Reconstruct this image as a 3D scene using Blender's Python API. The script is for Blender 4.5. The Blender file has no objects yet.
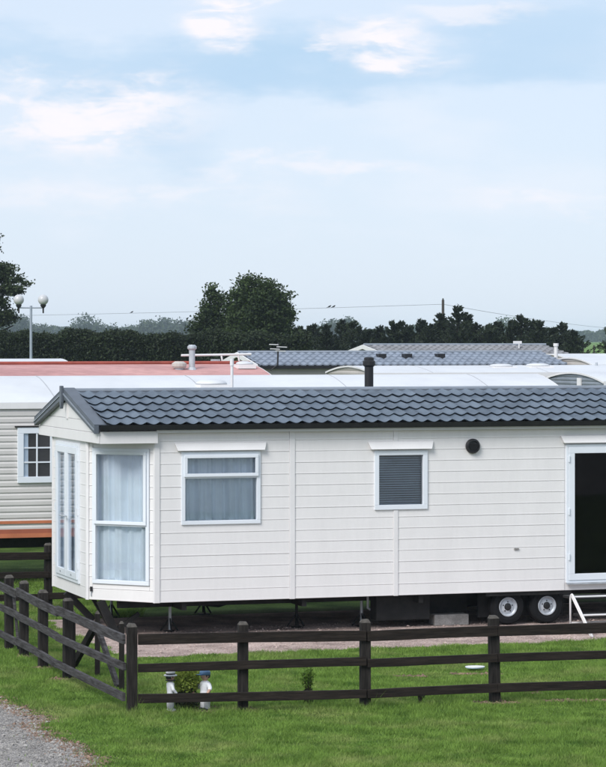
import bpy, math, random
import numpy as np
from mathutils import Vector, Matrix

random.seed(7)
RNG = np.random.default_rng(11)
scene = bpy.context.scene
C = scene.collection

# ------------------------------------------------------------------ camera
CAM_H = 3.77
cam_d = bpy.data.cameras.new('camera')
cam = bpy.data.objects.new('camera', cam_d)
C.objects.link(cam)
cam.location = (0, 0, CAM_H)
cam.rotation_euler = (math.radians(90), 0, 0)
cam_d.sensor_fit = 'VERTICAL'
cam_d.sensor_height = 36.0
cam_d.lens = 2700.0 / 767.0 * 36.0
cam_d.shift_y = -43.5 / 767.0
cam_d.clip_start = 0.5
cam_d.clip_end = 20000
scene.camera = cam

# ------------------------------------------------------------------ light
SUN_EL = math.radians(40)
SUN_AZ = math.atan2(-0.57, -0.82)          # compass style: x = sin, y = cos
world = bpy.data.worlds.new('World')
scene.world = world
world.use_nodes = True
wn = world.node_tree
wn.nodes.clear()


def N(tree, typ, **kw):
    n = tree.nodes.new(typ)
    for k, v in kw.items():
        if k == 'ins':
            for i, val in v.items():
                n.inputs[i].default_value = val
        else:
            setattr(n, k, v)
    return n


def L(tree, a, b):
    tree.links.new(a, b)


def build_sky():
    t = wn
    out = N(t, 'ShaderNodeOutputWorld')
    bg = N(t, 'ShaderNodeBackground')
    bg.inputs['Strength'].default_value = 0.12
    L(t, bg.outputs[0], out.inputs[0])
    sky = N(t, 'ShaderNodeTexSky', sky_type='NISHITA')
    sky.sun_disc = False
    sky.sun_elevation = SUN_EL
    sky.sun_rotation = SUN_AZ
    sky.air_density = 1.0
    sky.dust_density = 0.6
    sky.ozone_density = 3.0
    tc = N(t, 'ShaderNodeTexCoord')
    # thin high veil over the whole sky
    veil = N(t, 'ShaderNodeMixRGB', ins={0: 0.88, 2: (3.78, 4.28, 5.05, 1)})
    L(t, sky.outputs[0], veil.inputs[1])
    cur = veil.outputs[0]
    # flattened direction so that cloud streaks lie along the horizon
    mp = N(t, 'ShaderNodeMapping')
    mp.inputs['Scale'].default_value = (1.0, 1.0, 3.2)
    L(t, tc.outputs['Generated'], mp.inputs[0])
    warp = N(t, 'ShaderNodeTexNoise', ins={'Scale': 14.0, 'Detail': 5.0, 'Roughness': 0.6})
    L(t, mp.outputs[0], warp.inputs['Vector'])
    sub = N(t, 'ShaderNodeVectorMath', operation='SUBTRACT')
    sub.inputs[1].default_value = (0.5, 0.5, 0.5)
    L(t, warp.outputs['Color'], sub.inputs[0])
    sc = N(t, 'ShaderNodeVectorMath', operation='SCALE')
    sc.inputs['Scale'].default_value = 0.05
    L(t, sub.outputs[0], sc.inputs[0])
    wdir = N(t, 'ShaderNodeVectorMath', operation='ADD')
    L(t, tc.outputs['Generated'], wdir.inputs[0])
    L(t, sc.outputs[0], wdir.inputs[1])

    def overlay(cur, fac_socket, col, mode='MIX'):
        m = N(t, 'ShaderNodeMixRGB', blend_type=mode)
        m.inputs[2].default_value = (*col, 1)
        L(t, fac_socket, m.inputs[0])
        L(t, cur, m.inputs[1])
        return m.outputs[0]

    # broad clear-blue gaps and pale cloud banks (noise over the whole sky)
    n1 = N(t, 'ShaderNodeTexNoise', ins={'Scale': 9.0, 'Detail': 6.0, 'Roughness': 0.55})
    L(t, mp.outputs[0], n1.inputs['Vector'])
    r1 = N(t, 'ShaderNodeMapRange', interpolation_type='SMOOTHSTEP',
           ins={'From Min': 0.50, 'From Max': 0.72, 'To Min': 0.0, 'To Max': 0.55})
    L(t, n1.outputs[0], r1.inputs[0])
    cur = overlay(cur, r1.outputs[0], (4.55, 4.85, 5.35))

    def patch(cur, px, py, rx, ry, col, amount, soft=0.35):
        d = Vector(((px - 303) / 2700.0, 1.0, (340 - py) / 2700.0)).normalized()
        s = N(t, 'ShaderNodeVectorMath', operation='SUBTRACT')
        s.inputs[1].default_value = d
        L(t, wdir.outputs[0], s.inputs[0])
        m = N(t, 'ShaderNodeVectorMath', operation='MULTIPLY')
        m.inputs[1].default_value = (2700.0 / rx, 2700.0 / rx, 2700.0 / ry)
        L(t, s.outputs[0], m.inputs[0])
        ln = N(t, 'ShaderNodeVectorMath', operation='LENGTH')
        L(t, m.outputs[0], ln.inputs[0])
        r = N(t, 'ShaderNodeMapRange', interpolation_type='SMOOTHSTEP',
              ins={'From Min': 1.0 + soft, 'From Max': 1.0 - soft, 'To Min': 0.0, 'To Max': amount})
        L(t, ln.outputs['Value'], r.inputs[0])
        fac = r.outputs[0]
        if col is white:
            mu = N(t, 'ShaderNodeMath', operation='MULTIPLY', use_clamp=True)
            L(t, fac, mu.inputs[0])
            L(t, puff.outputs[0], mu.inputs[1])
            fac = mu.outputs[0]
        return overlay(cur, fac, col)

    pn = N(t, 'ShaderNodeTexNoise', ins={'Scale': 42.0, 'Detail': 7.0, 'Roughness': 0.6, 'Distortion': 0.4})
    L(t, mp.outputs[0], pn.inputs['Vector'])
    puff = N(t, 'ShaderNodeMapRange', interpolation_type='SMOOTHSTEP',
             ins={'From Min': 0.38, 'From Max': 0.60, 'To Min': 0.15, 'To Max': 1.15})
    L(t, pn.outputs[0], puff.inputs[0])
    blue = (2.40, 3.55, 4.75)
    white = (5.25, 5.10, 5.35)
    cur = patch(cur, 120, 60, 330, 26, blue, 0.55, 0.7)
    cur = patch(cur, 300, 72, 150, 22, blue, 0.45, 0.7)
    cur = patch(cur, 540, 40, 90, 34, blue, 0.55, 0.6)
    cur = patch(cur, 185, 140, 40, 30, blue, 0.35, 0.7)
    cur = patch(cur, 75, 112, 110, 42, white, 0.85, 0.7)
    cur = patch(cur, 105, 105, 50, 26, white, 0.9, 0.6)
    cur = patch(cur, 230, 12, 40, 32, white, 1.0, 0.5)
    cur = patch(cur, 313, 54, 16, 9, white, 0.75, 0.6)
    cur = patch(cur, 385, 46, 56, 18, white, 0.9, 0.7)
    cur = patch(cur, 480, 15, 60, 12, white, 0.5, 0.7)
    cur = patch(cur, 320, 168, 110, 10, white, 0.5, 0.7)
    cur = patch(cur, 550, 203, 60, 10, white, 0.45, 0.7)
    cur = patch(cur, 120, 196, 150, 14, white, 0.4, 0.8)
    L(t, cur, bg.inputs[0])


build_sky()
sun_d = bpy.data.lights.new('sun', 'SUN')
sun_d.energy = 2.0
sun_d.angle = math.radians(28)
sun_d.color = (1.0, 0.97, 0.93)
sun = bpy.data.objects.new('sun', sun_d)
C.objects.link(sun)
sdir = Vector((math.sin(SUN_AZ) * math.cos(SUN_EL), math.cos(SUN_AZ) * math.cos(SUN_EL), math.sin(SUN_EL)))
sun.location = sdir * 60
sun.rotation_euler = sdir.to_track_quat('Z', 'Y').to_euler()

vs = scene.view_settings
vs.view_transform = 'Standard'
vs.look = 'None'
vs.exposure = 0.66
vs.gamma = 1.0
vs.use_curve_mapping = False
scene.render.engine = 'CYCLES'
scene.cycles.use_denoising = True
scene.cycles.max_bounces = 8
scene.cycles.transparent_max_bounces = 12
scene.cycles.volume_bounces = 1


# ------------------------------------------------------------------ materials
def mat(name, col, rough=0.6, var=0.12, scale=4.0, stretch=(1, 1, 1), bump=0.0, bscale=60.0,
        spec=0.4, metal=0.0, col2=None, fine=0.0, fscale=90.0, c0=0.35, c1=0.65):
    m = bpy.data.materials.new(name)
    m.use_nodes = True
    t = m.node_tree
    b = t.nodes['Principled BSDF']
    b.inputs['Roughness'].default_value = rough
    b.inputs['Metallic'].default_value = metal
    b.inputs['Specular IOR Level'].default_value = spec
    geo = N(t, 'ShaderNodeNewGeometry')
    mp = N(t, 'ShaderNodeMapping')
    mp.inputs['Scale'].default_value = stretch
    L(t, geo.outputs['Position'], mp.inputs[0])
    nz = N(t, 'ShaderNodeTexNoise', ins={'Scale': scale, 'Detail': 5.0, 'Roughness': 0.6})
    L(t, mp.outputs[0], nz.inputs['Vector'])
    r = N(t, 'ShaderNodeMapRange', ins={'From Min': c0, 'From Max': c1})
    L(t, nz.outputs[0], r.inputs[0])
    mx = N(t, 'ShaderNodeMixRGB')
    a = [max(0, c * (1 - var)) for c in col]
    z = col2 if col2 else [min(1, c * (1 + var)) for c in col]
    mx.inputs[1].default_value = (*a, 1)
    mx.inputs[2].default_value = (*z, 1)
    L(t, r.outputs[0], mx.inputs[0])
    out = mx.outputs[0]
    if fine > 0:
        n2 = N(t, 'ShaderNodeTexNoise', ins={'Scale': fscale, 'Detail': 3.0})
        L(t, mp.outputs[0], n2.inputs['Vector'])
        r2 = N(t, 'ShaderNodeMapRange', ins={'From Min': 0.3, 'From Max': 0.7, 'To Min': 1 - fine, 'To Max': 1 + fine})
        L(t, n2.outputs[0], r2.inputs[0])
        mm = N(t, 'ShaderNodeMixRGB', blend_type='MULTIPLY', ins={0: 1.0})
        L(t, out, mm.inputs[1])
        L(t, r2.outputs[0], mm.inputs[2])
        out = mm.outputs[0]
    L(t, out, b.inputs['Base Color'])
    if bump > 0:
        n3 = N(t, 'ShaderNodeTexNoise', ins={'Scale': bscale, 'Detail': 4.0})
        L(t, mp.outputs[0], n3.inputs['Vector'])
        bp = N(t, 'ShaderNodeBump', ins={'Strength': bump, 'Distance': 0.01})
        L(t, n3.outputs[0], bp.inputs['Height'])
        L(t, bp.outputs[0], b.inputs['Normal'])
    return m


def leaf_mat(name, dark, light, trans=0.25, posscale=0.6):
    m = bpy.data.materials.new(name)
    m.use_nodes = True
    t = m.node_tree
    b = t.nodes['Principled BSDF']
    b.inputs['Roughness'].default_value = 0.65
    b.inputs['Specular IOR Level'].default_value = 0.25
    geo = N(t, 'ShaderNodeNewGeometry')
    nz = N(t, 'ShaderNodeTexNoise', ins={'Scale': posscale, 'Detail': 3.0})
    L(t, geo.outputs['Position'], nz.inputs['Vector'])
    add = N(t, 'ShaderNodeMath', operation='MULTIPLY_ADD', ins={1: 0.55, 2: -0.05})
    L(t, geo.outputs['Random Per Island'], add.inputs[0])
    r = N(t, 'ShaderNodeMapRange', ins={'From Min': 0.3, 'From Max': 0.7, 'To Min': 0.0, 'To Max': 0.5})
    L(t, nz.outputs[0], r.inputs[0])
    sm = N(t, 'ShaderNodeMath', operation='ADD', use_clamp=True)
    L(t, add.outputs[0], sm.inputs[0])
    L(t, r.outputs[0], sm.inputs[1])
    mx = N(t, 'ShaderNodeMixRGB')
    mx.inputs[1].default_value = (*dark, 1)
    mx.inputs[2].default_value = (*light, 1)
    L(t, sm.outputs[0], mx.inputs[0])
    L(t, mx.outputs[0], b.inputs['Base Color'])
    tr = N(t, 'ShaderNodeBsdfTranslucent')
    L(t, mx.outputs[0], tr.inputs[0])
    ms = N(t, 'ShaderNodeMixShader', ins={0: trans})
    o = t.nodes['Material Output']
    L(t, b.outputs[0], ms.inputs[1])
    L(t, tr.outputs[0], ms.inputs[2])
    L(t, ms.outputs[0], o.inputs[0])
    return m


def glass_mat(name, tint, gain=1.0):
    m = bpy.data.materials.new(name)
    m.use_nodes = True
    t = m.node_tree
    t.nodes.remove(t.nodes['Principled BSDF'])
    o = t.nodes['Material Output']
    tr = N(t, 'ShaderNodeBsdfTransparent', ins={0: (*tint, 1)})
    gl = N(t, 'ShaderNodeBsdfGlossy', ins={0: (1, 1, 1, 1), 'Roughness': 0.02})
    fr = N(t, 'ShaderNodeFresnel', ins={0: 1.5})
    mu = N(t, 'ShaderNodeMath', operation='MULTIPLY', use_clamp=True, ins={1: gain})
    L(t, fr.outputs[0], mu.inputs[0])
    geo = N(t, 'ShaderNodeNewGeometry')
    nz = N(t, 'ShaderNodeTexNoise', ins={'Scale': 1.5, 'Detail': 1.0})
    L(t, geo.outputs['Position'], nz.inputs['Vector'])
    bp = N(t, 'ShaderNodeBump', ins={'Strength': 0.05, 'Distance': 0.02})
    L(t, nz.outputs[0], bp.inputs['Height'])
    L(t, bp.outputs[0], gl.inputs['Normal'])
    ms = N(t, 'ShaderNodeMixShader')
    L(t, mu.outputs[0], ms.inputs[0])
    L(t, tr.outputs[0], ms.inputs[1])
    L(t, gl.outputs[0], ms.inputs[2])
    L(t, ms.outputs[0], o.inputs[0])
    return m


M = {}
M['grass_ground'] = mat('grass_ground', (0.055, 0.105, 0.018), 0.9, 0.35, 1.3, bump=0.5, bscale=40, spec=0.1,
                        col2=(0.105, 0.165, 0.040), fine=0.35, fscale=30)
M['field'] = mat('field', (0.10, 0.20, 0.04), 0.9, 0.25, 0.02, spec=0.1, col2=(0.17, 0.26, 0.07))
M['gravel'] = mat('gravel', (0.20, 0.19, 0.185), 0.95, 0.35, 9, bump=0.8, bscale=70, spec=0.15,
                  col2=(0.38, 0.36, 0.35), fine=0.45, fscale=70)
M['pad'] = mat('pad', (0.33, 0.255, 0.23), 0.95, 0.30, 2.2, bump=0.6, bscale=60, spec=0.15,
               col2=(0.52, 0.41, 0.37), fine=0.30, fscale=45)
M['stone'] = leaf_mat('stone', (0.15, 0.14, 0.13), (0.42, 0.40, 0.375), 0.0, 3.0)
M['pad_stone'] = leaf_mat('pad_stone', (0.24, 0.18, 0.155), (0.55, 0.43, 0.385), 0.0, 1.2)
M['soil'] = mat('soil', (0.20, 0.145, 0.11), 0.95, 0.35, 12, bump=0.7, bscale=50, spec=0.1, col2=(0.30, 0.20, 0.15), fine=0.3)
M['grass'] = leaf_mat('grass', (0.060, 0.125, 0.015), (0.295, 0.455, 0.090), 0.35, 3.2)
def dry_patches(m):
    t = m.node_tree
    b = t.nodes['Principled BSDF']
    src = b.inputs['Base Color'].links[0].from_socket
    geo = N(t, 'ShaderNodeNewGeometry')
    n1 = N(t, 'ShaderNodeTexNoise', ins={'Scale': 0.9, 'Detail': 6.0, 'Roughness': 0.7})
    L(t, geo.outputs['Position'], n1.inputs['Vector'])
    r = N(t, 'ShaderNodeMapRange', ins={'From Min': 0.50, 'From Max': 0.72, 'To Min': 0.0, 'To Max': 0.75})
    L(t, n1.outputs[0], r.inputs[0])
    mx = N(t, 'ShaderNodeMixRGB', ins={2: (0.40, 0.42, 0.16, 1)})
    L(t, r.outputs[0], mx.inputs[0])
    L(t, src, mx.inputs[1])
    n2 = N(t, 'ShaderNodeTexNoise', ins={'Scale': 2.6, 'Detail': 5.0, 'Roughness': 0.65})
    L(t, geo.outputs['Position'], n2.inputs['Vector'])
    r2 = N(t, 'ShaderNodeMapRange', ins={'From Min': 0.54, 'From Max': 0.70, 'To Min': 0.0, 'To Max': 0.6})
    L(t, n2.outputs[0], r2.inputs[0])
    m2 = N(t, 'ShaderNodeMixRGB', ins={2: (0.045, 0.125, 0.018, 1)})
    L(t, r2.outputs[0], m2.inputs[0])
    L(t, mx.outputs[0], m2.inputs[1])
    L(t, m2.outputs[0], b.inputs['Base Color'])
    for n in t.nodes:
        if n.type == 'BSDF_TRANSLUCENT':
            L(t, m2.outputs[0], n.inputs[0])


dry_patches(M['grass'])
M['white_clad'] = mat('white_clad', (0.755, 0.738, 0.732), 0.45, 0.022, 1.6, (1.6, 1.6, 0.35), bump=0.06, bscale=25, spec=0.4,
                      fine=0.015, fscale=14)
M['white_trim'] = mat('white_trim', (0.735, 0.722, 0.722), 0.4, 0.03, 3, spec=0.4)
M['upvc'] = mat('upvc', (0.735, 0.775, 0.825), 0.3, 0.02, 3, spec=0.5)
M['interior'] = mat('interior', (0.20, 0.15, 0.11), 0.8, 0.15, 2)
M['dark_inside'] = mat('dark_inside', (0.09, 0.08, 0.075), 0.8, 0.2, 2)
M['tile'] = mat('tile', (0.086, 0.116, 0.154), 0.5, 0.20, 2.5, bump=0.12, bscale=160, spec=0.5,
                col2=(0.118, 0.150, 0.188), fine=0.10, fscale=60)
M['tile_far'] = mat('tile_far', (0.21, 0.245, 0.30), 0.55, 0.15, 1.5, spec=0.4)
M['tile_brown'] = mat('tile_brown', (0.225, 0.225, 0.235), 0.6, 0.2, 1.5, spec=0.35)
def per_piece(m, amount):
    t = m.node_tree
    b = t.nodes['Principled BSDF']
    src = b.inputs['Base Color'].links[0].from_socket
    oi = N(t, 'ShaderNodeObjectInfo')
    r = N(t, 'ShaderNodeMapRange', ins={'To Min': 1 - amount, 'To Max': 1 + amount})
    L(t, oi.outputs['Random'], r.inputs[0])
    mm = N(t, 'ShaderNodeMixRGB', blend_type='MULTIPLY', ins={0: 1.0})
    L(t, src, mm.inputs[1])
    L(t, r.outputs[0], mm.inputs[2])
    L(t, mm.outputs[0], b.inputs['Base Color'])


per_piece(M['tile'], 0.13)
M['ridge'] = mat('ridge', (0.22, 0.25, 0.29), 0.4, 0.12, 3, spec=0.6)
M['barge'] = mat('barge', (0.085, 0.100, 0.122), 0.45, 0.15, 4, spec=0.5)
M['black'] = mat('black', (0.014, 0.014, 0.016), 0.45, 0.2, 6, spec=0.4)
M['rubber'] = mat('rubber', (0.009, 0.009, 0.010), 0.85, 0.2, 10, bump=0.2, bscale=80, spec=0.2)
M['steel'] = mat('steel', (0.013, 0.0125, 0.0125), 0.7, 0.35, 8, spec=0.3)
M['galv'] = mat('galv', (0.42, 0.45, 0.48), 0.45, 0.15, 8, spec=0.5, metal=0.25)
M['rim'] = mat('rim', (0.46, 0.49, 0.53), 0.45, 0.18, 20, spec=0.5, metal=0.15)
M['concrete'] = mat('concrete', (0.26, 0.25, 0.24), 0.95, 0.2, 8, bump=0.5, bscale=60, spec=0.1, fine=0.2)
M['fence_dark'] = mat('fence_dark', (0.016, 0.0115, 0.009), 0.8, 0.35, 3.0, (1.2, 1.2, 14), bump=0.5, bscale=6, spec=0.2,
                      col2=(0.026, 0.0195, 0.0155), fine=0.25, fscale=9)
M['fence_grey'] = mat('fence_grey', (0.042, 0.037, 0.036), 0.85, 0.35, 3.0, (1.2, 1.2, 16), bump=0.6, bscale=6, spec=0.15,
                      col2=(0.085, 0.082, 0.085), fine=0.25, fscale=9)
M['post_wood'] = mat('post_wood', (0.016, 0.013, 0.0115), 0.85, 0.35, 4.0, (12, 12, 1.0), bump=0.5, bscale=5, spec=0.2,
                     col2=(0.030, 0.026, 0.023), fine=0.25, fscale=6)
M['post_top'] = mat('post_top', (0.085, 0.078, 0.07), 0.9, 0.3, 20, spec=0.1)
M['curtain'] = mat('curtain', (0.80, 0.87, 0.95), 0.9, 0.06, 3, spec=0.05)
M['blind'] = mat('blind', (0.36, 0.42, 0.48), 0.6, 0.1, 3, spec=0.3)
M['glass'] = glass_mat('glass', (0.97, 0.985, 0.995), 1.2)
M['glass_low'] = glass_mat('glass_low', (0.90, 0.92, 0.94), 0.45)
M['glass_dark'] = glass_mat('glass_dark', (0.60, 0.60, 0.62), 0.35)
M['cream_clad'] = mat('cream_clad', (0.59, 0.57, 0.55), 0.5, 0.05, 1.5, spec=0.35)
M['beige_clad'] = mat('beige_clad', (0.46, 0.43, 0.40), 0.55, 0.08, 1.5, spec=0.3)
M['grey_clad'] = mat('grey_clad', (0.21, 0.24, 0.275), 0.5, 0.12, 2, spec=0.4)
M['orange'] = mat('orange', (0.50, 0.17, 0.085), 0.5, 0.12, 3, spec=0.35)
M['orange_dark'] = mat('orange_dark', (0.36, 0.11, 0.065), 0.5, 0.12, 3, spec=0.35)
M['white_roof'] = mat('white_roof', (0.60, 0.615, 0.635), 0.5, 0.06, 0.9, (0.8, 0.8, 1), spec=0.4, fine=0.02, fscale=6)
M['seam'] = mat('seam', (0.40, 0.41, 0.43), 0.6, 0.1, 5)
M['pink_roof'] = mat('pink_roof', (0.45, 0.235, 0.225), 0.7, 0.08, 1.1, (0.6, 1.5, 1), spec=0.25, col2=(0.54, 0.30, 0.28),
                     fine=0.12, fscale=9)
M['red_ridge'] = mat('red_ridge', (0.30, 0.075, 0.055), 0.7, 0.2, 3, spec=0.25)
M['lamp_globe'] = mat('lamp_globe', (0.52, 0.52, 0.53), 0.25, 0.06, 4, spec=0.5)
M['lamp_metal'] = mat('lamp_metal', (0.30, 0.34, 0.40), 0.5, 0.1, 4, spec=0.4)
M['pole_wood'] = mat('pole_wood', (0.06, 0.05, 0.045), 0.9, 0.2, 3)
M['wire'] = mat('wire', (0.05, 0.055, 0.06), 0.6, 0.1, 3)
M['bark'] = mat('bark', (0.045, 0.035, 0.027), 0.9, 0.3, 3, (6, 6, 1), bump=0.4, bscale=10, spec=0.1)
M['leaf_tree'] = leaf_mat('leaf_tree', (0.010, 0.020, 0.007), (0.060, 0.095, 0.026), 0.15, 0.5)
M['leaf_conifer'] = leaf_mat('leaf_conifer', (0.007, 0.013, 0.007), (0.032, 0.048, 0.020), 0.1, 0.4)
M['leaf_hedge'] = leaf_mat('leaf_hedge', (0.006, 0.011, 0.005), (0.034, 0.052, 0.018), 0.1, 0.5)
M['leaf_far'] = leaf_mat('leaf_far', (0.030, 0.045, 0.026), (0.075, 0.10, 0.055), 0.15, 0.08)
M['leaf_shrub'] = leaf_mat('leaf_shrub', (0.14, 0.21, 0.03), (0.46, 0.54, 0.11), 0.45, 8)
M['leaf_weed'] = leaf_mat('leaf_weed', (0.07, 0.15, 0.02), (0.28, 0.42, 0.08), 0.4, 8)
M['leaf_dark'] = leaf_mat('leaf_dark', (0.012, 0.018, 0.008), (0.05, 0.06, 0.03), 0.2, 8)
M['statue_white'] = mat('statue_white', (0.72, 0.73, 0.76), 0.55, 0.08, 25, spec=0.3)
M['statue_skin'] = mat('statue_skin', (0.50, 0.30, 0.22), 0.6, 0.1, 20)
M['statue_blue'] = mat('statue_blue', (0.10, 0.20, 0.36), 0.6, 0.12, 20)
M['statue_dark'] = mat('statue_dark', (0.03, 0.03, 0.035), 0.6, 0.2, 20)
M['pale_blue'] = mat('pale_blue', (0.52, 0.66, 0.82), 0.35, 0.08, 20)
M['leaf_cedar'] = leaf_mat('leaf_cedar', (0.012, 0.021, 0.009), (0.055, 0.080, 0.030), 0.15, 0.5)
M['bird'] = mat('bird', (0.02, 0.02, 0.024), 0.7, 0.2, 20)


# ------------------------------------------------------------------ helpers
class MB:
    def __init__(self):
        self.v, self.f = [], []

    def add(self, vs, fs):
        o = len(self.v)
        self.v += [tuple(p) for p in vs]
        self.f += [tuple(i + o for i in f) for f in fs]
        return self

    def box(self, x0, x1, y0, y1, z0, z1):
        return self.add([(x0, y0, z0), (x1, y0, z0), (x1, y1, z0), (x0, y1, z0),
                         (x0, y0, z1), (x1, y0, z1), (x1, y1, z1), (x0, y1, z1)],
                        [(0, 3, 2, 1), (4, 5, 6, 7), (0, 1, 5, 4), (1, 2, 6, 5), (2, 3, 7, 6), (3, 0, 4, 7)])

    def bar(self, p, q, w, h):
        """rectangular bar from p to q; w sideways, h along the upright of its section"""
        p, q = Vector(p), Vector(q)
        d = (q - p).normalized()
        up = Vector((0, 0, 1)) if abs(d.z) < 0.95 else Vector((0, 1, 0))
        s = d.cross(up).normalized()
        u = s.cross(d).normalized()
        vs = []
        for e in (p, q):
            for a, b in ((-1, -1), (1, -1), (1, 1), (-1, 1)):
                vs.append(e + s * (a * w / 2) + u * (b * h / 2))
        return self.add(vs, [(0, 1, 2, 3), (7, 6, 5, 4), (0, 4, 5, 1), (1, 5, 6, 2), (2, 6, 7, 3), (3, 7, 4, 0)])

    def tube(self, pts, r, seg=8, caps=True):
        pts = [Vector(p) for p in pts]
        rs = r if isinstance(r, (list, tuple)) else [r] * len(pts)
        rings = []
        ref = None
        for i, p in enumerate(pts):
            d = (pts[min(i + 1, len(pts) - 1)] - pts[max(i - 1, 0)]).normalized()
            if ref is None:
                ref = Vector((0, 0, 1)) if abs(d.z) < 0.9 else Vector((1, 0, 0))
            s = d.cross(ref).normalized()
            u = s.cross(d).normalized()
            ref = u
            rings.append([p + (s * math.cos(2 * math.pi * k / seg) + u * math.sin(2 * math.pi * k / seg)) * rs[i]
                          for k in range(seg)])
        vs = [v for ring in rings for v in ring]
        fs = []
        for i in range(len(pts) - 1):
            for k in range(seg):
                a, b = i * seg + k, i * seg + (k + 1) % seg
                fs.append((a, b, b + seg, a + seg))
        if caps:
            fs.append(tuple(range(seg))[::-1])
            fs.append(tuple((len(pts) - 1) * seg + k for k in range(seg)))
        return self.add(vs, fs)

    def lathe(self, prof, seg=16, c=(0, 0, 0), sx=1.0, sy=1.0):
        """profile of (radius, z) turned about z"""
        vs, fs = [], []
        for r, z in prof:
            for k in range(seg):
                a = 2 * math.pi * k / seg
                vs.append((c[0] + r * sx * math.cos(a), c[1] + r * sy * math.sin(a), c[2] + z))
        for i in range(len(prof) - 1):
            for k in range(seg):
                a, b = i * seg + k, i * seg + (k + 1) % seg
                fs.append((a, b, b + seg, a + seg))
        fs.append(tuple(range(seg))[::-1])
        fs.append(tuple((len(prof) - 1) * seg + k for k in range(seg)))
        return self.add(vs, fs)

    def prism(self, poly, axis, a, b):
        """polygon extruded along an axis ('x': poly in (y,z); 'y': poly in (x,z); 'z': poly in (x,y))"""
        def P(p, t):
            return {'x': (t, p[0], p[1]), 'y': (p[0], t, p[1]), 'z': (p[0], p[1], t)}[axis]
        n = len(poly)
        vs = [P(p, a) for p in poly] + [P(p, b) for p in poly]
        fs = [tuple(range(n)), tuple(range(2 * n - 1, n - 1, -1))]
        for i in range(n):
            j = (i + 1) % n
            fs.append((i, i + n, j + n, j))
        return self.add(vs, fs)

    def mesh(self, name, smooth=False):
        me = bpy.data.meshes.new(name)
        me.from_pydata(self.v, [], self.f)
        import bmesh
        bm = bmesh.new()
        bm.from_mesh(me)
        bmesh.ops.recalc_face_normals(bm, faces=bm.faces)
        bm.to_mesh(me)
        bm.free()
        if smooth:
            me.polygons.foreach_set('use_smooth', [True] * len(me.polygons))
        return me

    def build(self, name, m, parent=None, smooth=False, bevel=0.0, **kw):
        return link(name, self.mesh(name, smooth), m, parent, bevel=bevel, **kw)


def link(name, me, m, parent=None, bevel=0.0, loc=None, rot=None, kind=None, **kw):
    if m is not None and not me.materials:
        me.materials.append(M[m] if isinstance(m, str) else m)
    o = bpy.data.objects.new(name, me)
    C.objects.link(o)
    if parent is not None:
        o.parent = parent
    if loc is not None:
        o.location = loc
    if rot is not None:
        o.rotation_euler = rot
    if bevel > 0:
        b = o.modifiers.new('bevel', 'BEVEL')
        b.width = bevel
        b.segments = 2
        b.limit_method = 'ANGLE'
    if kind:
        o['kind'] = kind
    return o


def tag(o, label, cat, group=None):
    o['label'] = label
    o['category'] = cat
    if group:
        o['group'] = group
    return o


def thing(name, label, cat, loc=(0, 0, 0), rz=0.0, group=None):
    o = bpy.data.objects.new(name, None)
    o.empty_display_size = 0.3
    C.objects.link(o)
    o.location = loc
    o.rotation_euler = (0, 0, rz)
    return tag(o, label, cat, group)


def np_mesh(name, verts, nper):
    """verts (n*nper, 3): loose polygons of nper corners each"""
    n = len(verts) // nper
    me = bpy.data.meshes.new(name)
    me.vertices.add(len(verts))
    me.vertices.foreach_set('co', np.asarray(verts, dtype=np.float32).ravel())
    me.loops.add(len(verts))
    me.loops.foreach_set('vertex_index', np.arange(len(verts), dtype=np.int32))
    me.polygons.add(n)
    me.polygons.foreach_set('loop_start', np.arange(0, len(verts), nper, dtype=np.int32))
    me.polygons.foreach_set('loop_total', np.full(n, nper, dtype=np.int32))
    me.update(calc_edges=True)
    return me


def leaf_quads(P, size, flat=0.0, rng=RNG, aspect=0.55):
    """one leaf-shaped quad (rhombus) per point"""
    n = len(P)
    a = rng.normal(size=(n, 3))
    a[:, 2] *= (1 - flat)
    a /= np.linalg.norm(a, axis=1)[:, None]
    b = rng.normal(size=(n, 3))
    b -= a * (a * b).sum(1)[:, None]
    b /= np.linalg.norm(b, axis=1)[:, None]
    s = (size * rng.uniform(0.6, 1.3, n))[:, None]
    V = np.stack([P - a * s, P + b * s * aspect, P + a * s, P - b * s * aspect], axis=1)
    return V.reshape(-1, 3)


TH = math.radians(17.9)
CT, ST = math.cos(TH), math.sin(TH)
P0 = (-1.868, 34.08)


def W(u, v, z=0.0):
    """park grid (u along the caravans, v away from the road) to world"""
    return (P0[0] + CT * u - ST * v, P0[1] + ST * u + CT * v, z)


def UV(X, Y):
    dx, dy = X - P0[0], Y - P0[1]
    return CT * dx + ST * dy, -ST * dx + CT * dy


# ------------------------------------------------------------------ ground
def sheet(name, pts, z, m, label=None):
    mb = MB()
    mb.add([(x, y, z) for x, y in pts], [tuple(range(len(pts)))])
    o = mb.build(name, m)
    o['kind'] = 'structure'
    return o


def make_ground():
    sheet('ground', [(-2500, -150), (2500, -150), (2500, 4500), (-2500, 4500)], 0.0, 'grass_ground')
    # gentle rise of pasture beyond the park on the right
    mb = MB()
    ys = [150, 170, 200, 260, 330, 420, 600, 900, 1400]
    zs = [-0.3, 0.9, 2.1, 3.0, 3.25, 3.35, 3.4, 3.4, 3.4]
    vs, fs = [], []
    for y, z in zip(ys, zs):
        for k in range(7):
            x = 12 + (y - 150) * 0.02 + k * (60 + y * 0.25)
            vs.append((x, y, z - (0.9 if k == 0 else 0) * min(1, z) - 0.05 * math.sin(k * 2.1 + y * .01)))
    for i in range(len(ys) - 1):
        for k in range(6):
            a = i * 7 + k
            fs.append((a, a + 1, a + 8, a + 7))
    o = mb.add(vs, fs).build('field', 'field', smooth=True)
    o['kind'] = 'structure'


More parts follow.
